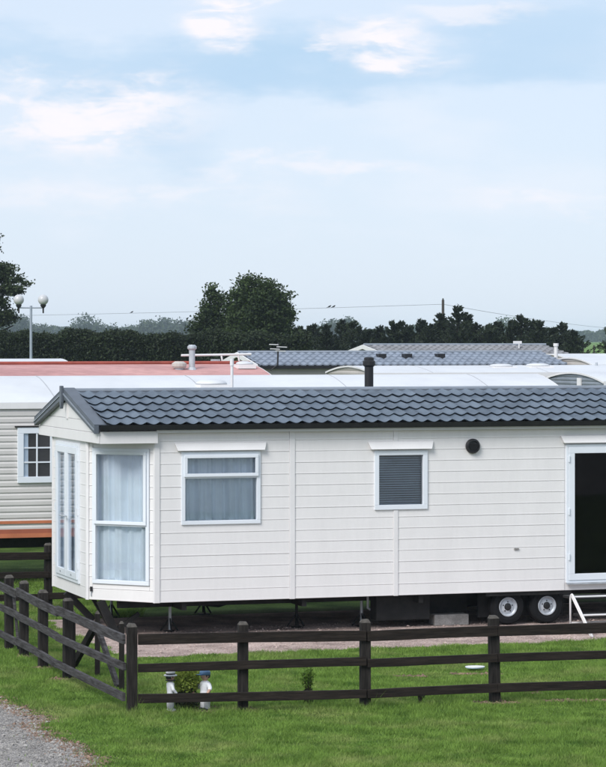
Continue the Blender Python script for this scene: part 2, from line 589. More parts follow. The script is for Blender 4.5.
ROAD_EDGE = [(-4.6, 31.2), (-3.75, 29.2), (-3.15, 28.05), (-2.78, 27.0), (-2.62, 26.1), (-2.30, 25.2), (-1.98, 24.3),
             (-1.80, 23.5), (-1.55, 22.0), (-1.2, 19.0), (-0.6, 14.0)]


def road_x(y):
    e = ROAD_EDGE
    ys = [p[1] for p in e][::-1]
    xs = [p[0] for p in e][::-1]
    return np.interp(y, ys, xs)


def edge_wobble(t, k=1.0):
    return k * (0.05 * np.sin(t * 3.1) + 0.04 * np.sin(t * 7.3 + 1) + 0.03 * np.sin(t * 17.0 + 2) + 0.02 * np.sin(t * 31.0))


def make_surfaces():
    ys = np.linspace(14.0, 31.2, 120)
    pts = [(float(road_x(y) + edge_wobble(y)), float(y)) for y in ys]
    sheet('gravel_road', pts + [(-9, 31.2), (-9, 14)], 0.004, 'gravel')
    sheet('unseen_gravel', [(-60, -120), (60, -120), (60, 14.0), (-60, 14.0)], 0.006, 'gravel')  # unseen sheet around the camera, added so the window glass reflects grey
    us = np.linspace(-0.85, 12.5, 120)
    front = [W(float(u), float(-1.93 + edge_wobble(u * 1.3, 0.8)))[:2] for u in us]
    left = [W(-0.85 + float(edge_wobble(v * 2, 0.9)), float(v))[:2] for v in np.linspace(2.6, -1.8, 40)]
    sheet('gravel_pad', left + front + [W(12.5, 2.6)[:2]], 0.004, 'pad')


def on_pad(u, v):
    return (v > -1.93 + edge_wobble(u * 1.3, 0.8)) & (v < 2.6) & (u > -0.85 + edge_wobble(v * 2, 0.9)) & (u < 12.5)


# bare earth patches at post feet and by the fence: (x, y, rx, ry)
BARE = [(-1.342, 27.27, .11, .10), (-0.995, 27.33, .13, .11), (-2.60, 29.95, .22, .13), (-2.95, 31.0, .17, .12), (-0.62, 27.50, .17, .07), (2.00, 27.98, .26, .10),
        (2.90, 28.15, .42, .11), (1.96, 30.4, .30, .08), (2.45, 28.75, .10, .05), (-1.0, 27.65, .16, .05), (1.2, 30.2, .2, .05),
        (-3.25, 32.1, .15, .1)]


_tr = random.Random(12)
TUFTS = [(_tr.uniform(-2.6, 3.0), _tr.uniform(24.0, 27.2), _tr.uniform(.04, .12)) for _ in range(46)] + \
        [(x + _tr.uniform(-.08, .08), y - .06, .09) for x, y in ((-1.723, 27.20), (-0.610, 27.44), (0.635, 27.66), (1.994, 28.04))] + \
        [(0.05, 27.85, .14), (0.3, 27.75, .10), (-.25, 27.6, .12)]


def make_grass():
    rng = np.random.default_rng(5)
    n = 640000
    Y = 22.8 + (34.2 - 22.8) * rng.random(n) ** 1.15
    half = Y * 303 / 2700 + 1.0
    X = (rng.random(n) * 2 - 1) * half
    # the strip left of the caravan, back to the second fence
    n2 = 110000
    Y2 = rng.uniform(33.5, 42.5, n2)
    X2 = rng.uniform(-6.2, -2.2, n2)
    X, Y = np.concatenate([X, X2]), np.concatenate([Y, Y2])
    dx, dy = X - P0[0], Y - P0[1]
    u, v = CT * dx + ST * dy, -ST * dx + CT * dy
    keep = ~on_pad(u, v)
    rx = road_x(Y) + edge_wobble(Y)
    d = X - rx
    keep &= (d > 0.10 * rng.random(len(X)) ** 2) | (rng.random(len(X)) < 0.02)
    thin = np.clip((d - 0.05) / 0.45, 0.12, 1)
    keep &= rng.random(len(X)) < thin
    for bx, by, ax, ay in BARE:
        q = ((X - bx) / ax) ** 2 + ((Y - by) / ay) ** 2
        keep &= (q > 1) | (rng.random(len(X)) < 0.12 + 0.5 * np.clip(q - .5, 0, 1))
    keep &= Y < 60
    X, Y = X[keep], Y[keep]
    n = len(X)
    # patchy growth
    g = (np.sin(X * 2.3 + 1.3 * np.sin(Y * 1.1)) * np.sin(Y * 1.9 + 0.7 * np.sin(X * 1.7)) +
         0.7 * np.sin(X * 6.1 + Y * 3.7) * np.sin(Y * 5.3 - X * 2.9))
    h = (0.030 + 0.014 * np.clip(g, -1, 1.2)) * rng.uniform(0.55, 1.45, n)
    # longer, unmown tufts along the front fence
    fy = 27.2 + (X + 1.72) * 0.226
    near = np.exp(-((Y - fy + 0.12) / 0.22) ** 2) * (X > -1.8)
    h *= 1 + 1.0 * near * rng.random(n)
    for tx, ty, tr in TUFTS:
        h *= 1 + 1.6 * np.exp(-(((X - tx) / tr) ** 2 + ((Y - ty) / (tr * .7)) ** 2)) * rng.random(n)
    ang = rng.uniform(0, 2 * math.pi, n)
    w = rng.uniform(0.0028, 0.0055, n)
    lean = rng.normal(0, 0.55, (n, 2)) * h[:, None]
    base = np.stack([X, Y, np.zeros(n)], 1)
    side = np.stack([np.cos(ang) * w, np.sin(ang) * w, np.zeros(n)], 1)
    tip = base + np.stack([lean[:, 0], lean[:, 1], h], 1)
    V = np.stack([base - side, base + side, tip], 1).reshape(-1, 3)
    o = link('grass', np_mesh('grass', V, 3), 'grass', kind='stuff')
    o['label'] = 'short patchy green grass around the fence and pad'
    o['category'] = 'grass'


def stones(name, X, Y, size, m, label):
    rng = np.random.default_rng(9)
    n = len(X)
    s = size * rng.uniform(0.4, 1.5, n) * (1 + 1.2 * (rng.random(n) < 0.03))
    oct_ = np.array([(1, 0, 0), (0, 1, 0), (-1, 0, 0), (0, -1, 0), (0, 0, 1), (0, 0, -1)], float)
    ang = rng.uniform(0, 6.28, n)
    sc = np.stack([s * rng.uniform(.7, 1.3, n), s * rng.uniform(.6, 1.1, n), s * rng.uniform(.4, .8, n)], 1)
    P = oct_[None] * sc[:, None]
    P = P + rng.normal(0, .18, P.shape) * s[:, None, None]
    ca, sa = np.cos(ang)[:, None], np.sin(ang)[:, None]
    x = P[..., 0] * ca - P[..., 1] * sa + X[:, None]
    y = P[..., 0] * sa + P[..., 1] * ca + Y[:, None]
    z = P[..., 2] + (0.004 + 0.3 * s)[:, None]
    V = np.stack([x, y, z], 2).reshape(-1, 3)
    tri = np.array([(0, 1, 4), (1, 2, 4), (2, 3, 4), (3, 0, 4)])
    F = (np.arange(n)[:, None, None] * 6 + tri[None]).reshape(-1, 3)
    me = bpy.data.meshes.new(name)
    me.from_pydata(V.tolist(), [], F.tolist())
    o = link(name, me, m, kind='stuff')
    o['label'] = label
    return o


def make_stones():
    rng = np.random.default_rng(3)
    n = 52000
    Y = rng.uniform(22.6, 30.5, n)
    X = road_x(Y) + edge_wobble(Y) + 0.12 - np.abs(rng.normal(0, 1.2, n))
    k = X > -Y * 303 / 2700 - 1.0
    stones('road_gravel', X[k], Y[k], 0.0078, 'stone', 'loose grey gravel on the road at the bottom left')
    n = 17000
    u = rng.uniform(-0.85, 8.5, n)
    v = -1.96 + 3.0 * rng.random(n) ** 1.4
    k = on_pad(u, v) | (rng.random(n) < .08)
    u, v = u[k], v[k]
    X = P0[0] + CT * u - ST * v
    Y = P0[1] + ST * u + CT * v
    stones('pad_gravel', X, Y, 0.0085, 'pad_stone', 'pinkish gravel strip in front of the white caravan')
    xs, ys = [], []
    for bx, by, ax, ay in BARE:
        c = int(900 * ax * ay / 0.02)
        r = np.sqrt(rng.random(c))
        a = rng.uniform(0, 6.28, c)
        xs.append(bx + r * ax * np.cos(a))
        ys.append(by + r * ay * np.sin(a))
    c = 5000
    ye = rng.uniform(22.6, 30.0, c)
    xs.append(road_x(ye) + edge_wobble(ye) + rng.normal(.05, .09, c))
    ys.append(ye)
    stones('soil_crumbs', np.concatenate(xs), np.concatenate(ys), 0.010, 'soil', 'bare brown soil patches in the grass')


make_ground()
make_surfaces()


# ------------------------------------------------------------------ the white caravan
def subtract(rect, holes):
    rects = [rect]
    for h in holes:
        new = []
        for (a, b, c, d) in rects:
            if h[0] >= b or h[1] <= a or h[2] >= d or h[3] <= c:
                new.append((a, b, c, d))
                continue
            if h[0] > a:
                new.append((a, h[0], c, d))
            if h[1] < b:
                new.append((h[1], b, c, d))
            x0, x1 = max(a, h[0]), min(b, h[1])
            if h[2] > c:
                new.append((x0, x1, c, h[2]))
            if h[3] < d:
                new.append((x0, x1, h[3], d))
        rects = new
    return [r for r in rects if r[1] - r[0] > 0.004 and r[3] - r[2] > 0.004]


def plank_mesh():
    # unit board: x 0..1 along, z 0..1 up, y outward is negative; proud at the foot, lapped at the head
    prof = [(0.0, 0.0), (-0.80, 0.0), (-1.0, 0.035), (-1.0, 0.08), (-0.86, 0.14), (-0.62, 0.95), (-0.45, 0.98), (-0.42, 1.0), (0.0, 1.0)]
    return MB().prism(prof, 'x', 0.0, 1.0).mesh('plank')


PLANK = plank_mesh()
PLANK.materials.append(M['white_clad'])


def side(A, B, root, t_segs, z0, z1, holes, pitch, depth=0.010):
    """a wall of the caravan from plan point A to B, with planks; returns (loc, rot, wall object)"""
    d = Vector((B[0] - A[0], B[1] - A[1]))
    Ln = d.length
    ang = math.atan2(d.y, d.x)
    loc, rot = (A[0], A[1], 0), (0, 0, ang)
    mb = MB()
    for (a, b, c, e) in subtract((0.0, Ln, z0, z1), holes):
        mb.box(a, b, 0.0, 0.04, c, e)
    wall = mb.build('wall', 'white_trim', root, loc=loc, rot=rot)
    rnd = random.Random(len(t_segs) * 13 + int(Ln * 100))
    rows = int(round((z1 - z0) / pitch))
    for (s0, s1) in t_segs:
        for r in range(rows):
            c = z0 + r * pitch
            for (a, b, cc, e) in subtract((s0, s1, c + 0.0004, min(c + pitch, z1) - 0.0004), holes):
                o = link('plank', PLANK, None, wall)
                o.location = (a, -0.0005, cc)
                o.scale = (b - a, depth * rnd.uniform(0.92, 1.08), e - cc)
    return loc, rot, wall


def ring(mb, t0, t1, z0, z1, w, y0, y1, wb=None):
    wb = wb or w
    mb.box(t0, t1, y0, y1, z1 - w, z1)
    mb.box(t0, t1, y0, y1, z0, z0 + wb)
    mb.box(t0, t0 + w, y0, y1, z0 + wb, z1 - w)
    mb.box(t1 - w, t1, y0, y1, z0 + wb, z1 - w)
    return mb


def pane(t0, t1, z0, z1, parent, y=0.012, m='glass'):
    return MB().box(t0, t1, y, y + 0.006, z0, z1).build('pane', m, parent)


def curtain(root_loc, A_loc, rot, t0, t1, z0, z1, label, seed, y=0.07, m='curtain', gather=16, name='net_curtain'):
    rnd = random.Random(seed)
    n = max(40, int((t1 - t0) * 90))
    ph = [rnd.uniform(0, 6.28) for _ in range(4)]
    mb = MB()
    vs, fs = [], []
    for i in range(n + 1):
        t = t0 + (t1 - t0) * i / n
        k = gather * (t - t0) * 2.2
        for j in range(5):
            z = z0 + (z1 - z0) * j / 4
            o = 0.020 * math.sin(k * 1.3 + ph[0]) + 0.012 * math.sin(k * 2.3 + ph[1] + 0.3 * j) + 0.018 * math.sin(k * .55 + ph[2]) + 0.004 * math.sin(k * 5 + ph[3])
            vs.append((t + 0.004 * math.sin(k * 2.7 + j), y + o, z))
    for i in range(n):
        for j in range(4):
            a = i * 5 + j
            fs.append((a, a + 5, a + 6, a + 1))
    mb.add(vs, fs)
    o = mb.build(name, m, None, smooth=True)
    R = Matrix.Translation(Vector(W(0, 0))) @ Matrix.Rotation(TH, 4, 'Z') @ Matrix.Translation(Vector(A_loc)) @ \
        Matrix.Rotation(rot[2], 4, 'Z')
    o.matrix_world = R
    tag(o, label, 'curtain')
    return o


LEN = 11.0
WID = 3.3


def main_caravan():
    root = thing('static_caravan', 'white clad static caravan with grey tiled roof behind the dark fence', 'caravan',
                 W(0, 0), TH)
    Z0, Z1 = 0.452, 2.632
    PITCH = (Z1 - Z0) / 15
    # openings in wall coordinates (t0, t1, z0, z1)
    w1 = (0.34, 1.386, 1.428, 2.351)
    w2 = (2.93, 3.662, 1.568, 2.336)
    dr = (5.643, 6.50, 0.573, 2.384)
    w3 = (8.2, 9.4, 1.428, 2.351)
    inset = lambda r, k: (r[0] + k, r[1] - k, r[2] + k, r[3] - k)
    holes = [inset(w, 0.03) for w in (w1, w2, dr, w3)]
    fl, fr, fw = side((0, 0), (LEN, 0), root, [(0.062, 1.776), (1.853, 3.192), (3.259, 5.60), (6.54, 8.6), (8.66, LEN - .06)],
                      Z0, Z1, holes, PITCH)
    bw = (0.085, 0.93, 0.664, 2.393)
    bl, br, bwall = side((-0.70, 0.72), (0, 0), root, [(0.045, 0.075), (0.94, 0.97)], Z0, 2.47,
                         [inset(bw, 0.03)], PITCH)
    # boards each side of the bay window and below it
    for r in range(14):
        c = Z0 + r * PITCH
        if c > 2.40:
            continue
        segs = [(0.03, 0.985)] if c + PITCH <= bw[2] + 0.01 else [(0.03, bw[0] - 0.004), (bw[1] + 0.004, 0.985)]
        if c < bw[2] < c + PITCH:
            o = link('plank', PLANK, None, bwall)
            o.location = (bw[0], -0.0005, c + .0015)
            o.scale = (bw[1] - bw[0], 0.012, bw[2] - c - .003)
        for (a, b) in segs:
            o = link('plank', PLANK, None, bwall)
            o.location = (a, -0.0005, c + .0015)
            o.scale = (b - a, 0.012, PITCH - .003)
    fd = (0.27, 1.60, 0.615, 2.425)
    el, er, ewall = side((-0.70, 2.70), (-0.70, 0.72), root, [(0.03, fd[0] - 0.002), (fd[1] + 0.002, 1.95), (fd[0], fd[1])],
                         Z0, 2.47, [inset(fd, 0.03)], PITCH)
    # remaining shell: far bay, back wall, right end, floor, ceiling
    mb = MB()
    mb.bar((-0.68, 2.72, 1.46), (-0.02, 3.28, 1.46), 0.04, 2.01)
    mb.box(0, LEN, WID - 0.04, WID, Z0, Z1)
    mb.box(LEN - 0.04, LEN, 0.04, WID - 0.04, Z0, Z1)
    mb.build('back_wall', 'white_trim', root)
    MB().prism([(-0.66, 0.75), (0.0, 0.045), (LEN - .05, 0.045), (LEN - .05, WID - .05), (0, WID - .05), (-0.66, 2.67)],
               'z', Z0 + .004, Z0 + 0.05).build('floor', 'dark_inside', root)
    MB().box(0.05, LEN - .05, 0.05, WID - .05, 2.56, 2.58).build('ceiling', 'interior', root)
    mb = MB()
    for u in (1.81, 4.45, 7.4):
        mb.box(u, u + .03, 0.05, WID - .05, Z0 + .06, 2.55)
    mb.build('partition', 'interior', root)
    MB().box(0.06, LEN - .06, 1.9, 1.94, Z0 + .06, 2.55).build('partition', 'interior', root)
    # trims
    for (a, b, zt) in ((-0.012, 0.060, Z1), (1.778, 1.851, Z1), (3.194, 3.257, 1.56), (8.602, 8.658, Z1), (LEN - .058, LEN + .01, Z1)):
        MB().box(a, b, -0.020, 0.0, Z0 - .004, zt).build('trim', 'white_trim', fw, bevel=0.004)
    MB().box(3.194, 3.257, -0.020, 0.0, 2.44, Z1).build('trim', 'white_trim', fw, bevel=0.004)
    MB().box(-0.012, 0.030, -0.024, 0.0, Z0 - .004, 2.465).build('trim', 'white_trim', bwall, bevel=0.004)
    MB().box(0.988, 1.008, -0.022, 0.0, Z0 - .004, 2.465).build('trim', 'white_trim', bwall, bevel=0.003)
    MB().box(1.952, 1.984, -0.024, 0.0, Z0 - .004, 2.465).build('trim', 'white_trim', ewall, bevel=0.004)
    MB().box(-0.01, 0.028, -0.024, 0.0, Z0 - .004, 2.465).build('trim', 'white_trim', ewall, bevel=0.004)

    # --- windows
    def hood(t0, t1, z, parent):
        mb = MB()
        mb.add([(t0, -0.030, z + .095), (t1, -0.030, z + .095), (t1 - .035, -0.075, z), (t0 + .035, -0.075, z),
                (t0, -0.008, z + .100), (t1, -0.008, z + .100), (t1 - .035, -0.008, z), (t0 + .035, -0.008, z)],
               [(0, 1, 2, 3), (4, 7, 6, 5), (0, 4, 5, 1), (3, 2, 6, 7), (0, 3, 7, 4), (1, 5, 6, 2)])
        return mb.build('window_hood', 'white_trim', parent, bevel=0.003)

    def window(rect, loc, rot, splits, hooded, sash=True, wf=0.05):
        t0, t1, z0, z1 = rect
        mb = ring(MB(), t0, t1, z0, z1, wf, -0.030, 0.05)
        for s in splits:
            mb.box(t0 + wf, t1 - wf, -0.030, 0.05, s - 0.022, s + 0.022)
        w = mb.build('window', 'upvc', root, loc=loc, rot=rot, bevel=0.004)
        zs = [z0 + wf - .022] + list(splits) + [z1 - wf + .022]
        for i in range(len(zs) - 1):
            a, b = zs[i] + .022, zs[i + 1] - .022
            top = (i == len(zs) - 2 and len(splits) > 0)
            if top:
                s = ring(MB(), t0 + wf - .018, t1 - wf + .018, a - .022, b + .012, 0.042, -0.052, -0.031)
                s.build('sash', 'upvc', w, bevel=0.004)
            pane(t0 + wf, t1 - wf, a, b, w)
        if hooded:
            hood(t0 - .09, t1 + .08, z1 + .018, w)
        return w

    window(w1, fl, fr, [2.035], True)
    window(w2, fl, fr, [], True, wf=0.062)
    window(w3, fl, fr, [2.035], True)
    wb = window(bw, bl, br, [1.425], False)
    MB().box(0.055, 0.085, -0.032, -0.017, 0.560, 0.620).build('catch', 'black', bwall)
    MB().box(0.060, 0.072, -0.026, -0.017, 0.500, 0.560).build('catch', 'galv', bwall)

    # --- entrance door
    t0, t1, z0, z1 = dr
    mb = ring(MB(), t0 - .022, t1 + .022, z0 - .022, z1 + .0, 0.030, -0.034, 0.05)
    d = mb.build('door', 'upvc', root, loc=fl, rot=fr, bevel=0.003)
    ring(MB(), t0 + .010, t1 - .010, z0 + .010, z1 - .032, 0.085, -0.046, 0.02).build('door_leaf', 'upvc', d, bevel=0.005)
    pane(t0 + .09, t1 - .09, z0 + .09, z1 - .11, d, m='glass_dark')
    mb = MB()
    mb.tube([(t1 - .052, -0.046, 1.50), (t1 - .052, -0.085, 1.50), (t1 - .16, -0.085, 1.50)], 0.010, 8)
    mb.box(t1 - .070, t1 - .035, -0.056, -0.046, 1.38, 1.60)
    mb.build('handle', 'galv', d)
    for hz in (0.85, 1.45, 2.15):
        MB().box(t0 - .002, t0 + .020, -0.062, -0.046, hz, hz + .09).build('hinge', 'upvc', d, bevel=0.004)
    MB().box(t0 - .030, t1 + .030, -0.075, -0.035, z0 - .040, z0 - .023).build('threshold', 'galv', d)
    hood(t0 - .10, t1 + .10, z1 + .022, d)

    # --- french doors in the end wall
    t0, t1, z0, z1 = fd
    mb = ring(MB(), t0, t1, z0, z1, 0.045, -0.034, 0.05)
    g = mb.build('french_door', 'upvc', root, loc=el, rot=er, bevel=0.003)
    mid = (t0 + t1) / 2
    for (a, b) in ((t0 + .047, mid - .004), (mid + .004, t1 - .047)):
        leaf = ring(MB(), a, b, z0 + .047, z1 - .047, 0.092, -0.048, 0.01).build('door_leaf', 'upvc', g, bevel=0.004)
        pane(a + .09, b - .09, z0 + .135, z1 - .135, g, y=-0.030, m='glass_low')
        MB().box((a + b) / 2 - .02, (a + b) / 2 + .02, -0.056, -0.049, z0 + .085, z0 + .105).build('latch', 'galv', g)
    MB().tube([(mid - .05, -.05, 1.46), (mid - .05, -.09, 1.46), (mid - .17, -.09, 1.46)], 0.010, 8).build('handle', 'galv', g)
    MB().tube([(mid + .05, -.05, 1.46), (mid + .05, -.09, 1.46), (mid + .17, -.09, 1.46)], 0.010, 8).build('handle', 'galv', g)
    for hz in (0.8, 1.5, 2.2):
        for tt in (t0 + .004, t1 - .028):
            MB().box(tt, tt + .024, -0.050, -0.034, hz, hz + .09).build('hinge', 'upvc', g)

    # --- round wall vent, stain-sized plastic clip
    mb = MB()
    prof = [(0.098, 0.0), (0.098, 0.028), (0.085, 0.045), (0.070, 0.048), (0.066, 0.030), (0.02, 0.028)]
    seg = 24
    vs, fs = [], []
    for r, z in prof:
        for k in range(seg):
            a = 2 * math.pi * k / seg
            vs.append((4.291 + r * math.cos(a), -0.016 - z, 2.38 + r * math.sin(a)))
    for i in range(len(prof) - 1):
        for k in range(seg):
            a, b = i * seg + k, i * seg + (k + 1) % seg
            fs.append((a, b, b + seg, a + seg))
    fs.append(tuple((len(prof) - 1) * seg + k for k in range(seg)))
    mb.add(vs, fs)
    vt = mb.build('wall_vent', 'black', root)
    mb = MB()
    for k in range(4):
        z = 2.335 + k * .022
        hw = math.sqrt(max(0.0, 0.066 ** 2 - (z - 2.38) ** 2))
        mb.box(4.291 - hw, 4.291 + hw, -0.062, -0.046, z, z + .010)
    mb.build('grille', 'steel', vt)
    MB().box(4.88, 4.945, -0.024, -0.014, 1.005, 1.028).build('clip', 'concrete', root)

    # --- roof
    slope = (3.08 - 2.68) / 1.75
    rv = WID / 2
    e0 = -0.10

    def zr(v):
        return 2.68 + (min(v, 2 * rv - v) - e0) * slope
    mb = MB()
    mb.prism([(e0, zr(e0)), (rv, zr(rv)), (2 * rv - e0, zr(2 * rv - e0)), (2 * rv - e0, zr(2 * rv - e0) - .045),
              (rv, zr(rv) - .045), (e0, zr(e0) - .045)], 'x', -0.745, LEN + .05)
    roof = mb.build('roof', 'barge', root)
    TW, ROWS = 0.171, 5
    sl = math.atan(slope)
    total = (rv - e0) / math.cos(sl)
    RL = (total - 0.06) / ROWS
    tm = tile_mesh(TW, RL)
    n = 58
    rest = int((LEN + .05 + .66) / TW) - n
    rm = tile_mesh(TW, RL, rest, 'roof_tiles')
    rnd = random.Random(3)
    for r in range(ROWS):
        for k in range(n):
            dist = r * RL - 0.03
            o = link('tile', tm, None, roof)
            o.location = (-0.66 + k * TW, e0 + dist * math.cos(sl), zr(e0) + dist * math.sin(sl) + .012 + rnd.uniform(0, .003))
            o.rotation_euler = (sl + rnd.uniform(-.006, .006), rnd.uniform(-.004, .004), 0)
        o = link('roof_tiles', rm, None, roof, kind='stuff')
        o.location = (-0.66 + n * TW, e0 + dist * math.cos(sl), zr(e0) + dist * math.sin(sl) + .012)
        o.rotation_euler = (sl, 0, 0)
    # far slope as one folded sheet of the same profile
    mb = MB()
    vs, fs = [], []
    nu = (n + rest) * 4
    for i in range(nu + 1):
        u = -0.66 + i * TW / 4
        zz = 0.018 * math.sin(2 * math.pi * i / 4 + .4)
        for j in range(2):
            v = rv + .03 + j * (rv - e0 - .05)
            vs.append((u, v, zr(v) + .025 + zz))
    for i in range(nu):
        a = i * 2
        fs.append((a, a + 1, a + 3, a + 2))
    mb.add(vs, fs).build('far_slope', 'tile', roof, smooth=True)
    MB().tube([(-0.80, rv, zr(rv) + .022), (LEN + .06, rv, zr(rv) + .022)], 0.036, 10).build('ridge_cap', 'ridge', roof, smooth=False)
    # verge flange on the tiles, barge boards on the gable
    for sgn, nm in ((-1, 0), (1, 0)):
        va = rv + sgn * (rv - e0 + .015)
        pa, pb = (va, zr(e0) + .02), (rv, zr(rv) + .05)
        b = MB()
        b.prism([(pa[0], pa[1] - .105), (pb[0], pb[1] - .125), (pb[0], pb[1]), (pa[0], pa[1])], 'x', -0.815, -0.75)
        bo = b.build('barge_board', 'barge', roof, bevel=0.006)
        MB().prism([(pa[0], pa[1] - .06), (pb[0], pb[1] - .062), (pb[0], pb[1] - .045), (pa[0], pa[1] - .043)], 'x', -0.826, -0.814
                   ).build('moulding', 'ridge', bo)
        MB().prism([(pa[0], pa[1] + .002), (pb[0], pb[1] + .002), (pb[0], pb[1] + .016), (pa[0], pa[1] + .016)], 'x', -0.815, -0.655
                   ).build('verge', 'barge', roof, bevel=0.004)
    fin = MB()
    fin.prism([(rv - .045, zr(rv) + .09), (rv + .045, zr(rv) + .09), (rv + .055, zr(rv) - .12), (rv + .02, zr(rv) - .21),
               (rv - .02, zr(rv) - .21), (rv - .055, zr(rv) - .12)], 'x', -0.850, -0.812)
    fin.build('finial', 'barge', roof, bevel=0.006)
    MB().box(-0.770, -0.748, rv - .03, rv + .03, 2.74, 2.96).build('bracket', 'white_trim', roof)
    # gutter
    mb = MB()
    mb.prism([(e0 - .075, 2.705), (e0 - .062, 2.705), (e0 - .055, 2.648), (e0 - .012, 2.648), (e0 - .012, 2.69), (e0 - .002, 2.69),
              (e0 - .002, 2.640), (e0 - .060, 2.640)], 'x', -0.74, LEN + .05)
    mb.build('gutter', 'black', roof)
    MB().box(0.0, LEN, e0 + .005, -0.018, 2.600, 2.634).build('soffit', 'white_trim', roof)
    # gable and boxed overhang above the bay
    mb = MB()
    mb.prism([(-.085, 2.47), (WID + .085, 2.47), (WID + .085, 2.62), (rv, 3.0), (-.085, 2.62)], 'x', -0.735, 0.015)
    gab = mb.build('gable', 'white_clad', root)
    gm = MB().prism([(-.085, 2.472), (WID + .085, 2.472), (WID + .085, 2.600), (-.085, 2.600)], 'x', -0.757, -0.737)
    gm.build('plank', 'white_clad', gab, bevel=0.004)
    gx = (2.745 - 2.62) / ((3.0 - 2.62) / (rv + .085))
    MB().prism([(-.085 + .02, 2.606), (WID + .085 - .02, 2.606), (WID + .085 - gx, 2.745), (-.085 + gx, 2.745)], 'x', -0.751, -0.737
               ).build('plank', 'white_clad', gab, bevel=0.003)
    gx2 = (2.94 - 2.62) / ((3.0 - 2.62) / (rv + .085))
    MB().prism([(-.085 + gx + .02, 2.751), (WID + .085 - gx - .02, 2.751), (WID + .085 - gx2, 2.94), (-.085 + gx2, 2.94)], 'x', -0.749, -0.737
               ).build('plank', 'white_clad', gab, bevel=0.003)
    # flue and soil vent standing on the far slope
    f = MB().tube([(3.631, 2.2, 2.9), (3.631, 2.2, 3.46)], 0.062, 14).build('flue', 'black', root, smooth=False)
    MB().lathe([(0.062, 0), (0.088, 0.02), (0.088, 0.075), (0.070, 0.09), (0.070, 0.12), (0.05, .135)], 14, (3.631, 2.2, 3.40)
               ).build('flue_cap', 'black', f)
    p = MB().tube([(1.688, 2.3, 2.9), (1.688, 2.3, 3.49)], 0.020, 10).build('vent_pipe', 'white_trim', root)
    MB().tube([(1.688, 2.3, 3.42), (1.688, 2.3, 3.515)], 0.027, 10).build('pipe_cap', 'white_trim', p)

    # --- chassis
    for v in (0.55, 2.75):
        MB().box(-0.35, LEN - .3, v - .04, v + .04, 0.345, 0.445).build('chassis_beam', 'steel', root)
    for u in (0.4, 2.0, 3.6, 6.4, 8.0, 9.6):
        MB().box(u - .03, u + .03, 0.06, WID - .06, 0.34, 0.446).build('cross_member', 'steel', root)
    # drawbar folded back under the bay, and corner steadies
    MB().bar((-0.713, 1.9, 0.44), (-0.348, 1.9, 0.06), 0.07, 0.085).build('drawbar', 'steel', root)
    MB().bar((-0.56, 0.6, 0.44), (-0.365, 0.6, 0.015), 0.09, 0.10).build('drawbar', 'steel', root)
    MB().bar((-0.50, 1.3, 0.42), (-0.28, 1.3, 0.05), 0.05, 0.05).build('drawbar', 'steel', root)
    MB().bar((-0.40, 0.6, 0.03), (-0.05, 0.62, 0.26), 0.05, 0.05).build('brace', 'steel', root)
    for (u, v) in ((0.384, 0.7), (2.1, 0.7), (2.95, 0.55), (7.0, 0.6), (1.4, 2.7), (9.4, 0.6), (0.1, 2.7)):
        j = MB().tube([(u, v, 0.03), (u, v, 0.40)], 0.020, 8).build('jack', 'galv' if u < .5 or u == 2.95 else 'steel', root)
        q = MB()
        for k in range(3):
            a = k * 2.094 + .4
            q.bar((u, v, 0.19), (u + .13 * math.cos(a), v + .13 * math.sin(a), 0.012), 0.018, 0.018)
        q.box(u - .07, u + .07, v - .07, v + .07, 0.005, 0.016)
        q.build('jack_foot', 'steel', j)
    mb = MB()
    mb.box(3.05, 3.80, 0.25, 0.5, 0.10, 0.44)
    mb.build('step_box', 'steel', root, bevel=0.01)
    MB().box(4.1, 6.1, 0.9, 2.4, 0.18, 0.44).build('water_tank', 'steel', root, bevel=0.03)
    MB().box(4.50, 5.72, 0.30, 0.34, 0.10, 0.445).build('wheel_shade_panel', 'steel', root)  # black panel added to stand for the deep shade behind the wheels
    MB().box(4.50, 5.72, 0.02, 0.30, 0.400, 0.445).build('wheel_shade_panel', 'steel', root)  # black panel added over the wheels to darken the space below
    MB().box(3.82, 4.46, 0.62, 0.66, 0.06, 0.445).build('shade_panel', 'steel', root)  # black panel added to stand for the shade behind the block
    for u in (4.842, 5.399):
        ax = MB().tube([(u, 0.12, 0.245), (u, 3.1, 0.245)], 0.03, 8).build('axle', 'steel', root)
        for v, face in ((0.17, -1), (3.1, 1)):
            wheel(root, u, v, 0.245, face)
    # exhaust and hanging pipe
    MB().tube([(3.02, .5, .44), (3.02, .5, .25), (3.1, .5, .2), (3.5, .5, .2)], 0.018, 8).build('waste_pipe', 'galv', root)
    MB().tube([(1.9, 2.2, .43), (1.7, 2.2, .22), (1.5, 2.3, .15), (1.2, 2.4, .18), (0.6, 2.4, .25)], 0.018, 8).build('waste_pipe', 'steel', root)

    # --- hangings inside
    curtain(None, fl, fr, w1[0] + .03, w1[1] - .03, w1[2] - .03, w1[3] + .02,
            'pale net curtain inside the two-light window with a top opening pane', 1)
    curtain(None, bl, br, bw[0] + .02, bw[1] - .02, bw[2] - .03, bw[3] + .02,
            'pale net curtain inside the tall bay window', 2, gather=12)
    curtain(None, el, er, fd[0] + .05, fd[1] - .05, fd[2] + .02, fd[3] - .03,
            'pale net curtain inside the glazed double doors of the end wall', 5, gather=10, y=0.045)
    mb = MB()
    k = 0
    z = w2[2] + .03
    while z < w2[3] - .03:
        mb.add([(w2[0] + .05, 0.060, z), (w2[1] - .05, 0.060, z), (w2[1] - .05, 0.072, z + .0225), (w2[0] + .05, 0.072, z + .0225)],
               [(0, 1, 2, 3)])
        z += 0.030
    o = mb.build('venetian_blind', 'blind')
    o.matrix_world = Matrix.Translation(Vector(W(0, 0))) @ Matrix.Rotation(TH, 4, 'Z')
    tag(o, 'grey venetian blind closed inside the small square window', 'blind')
    return root


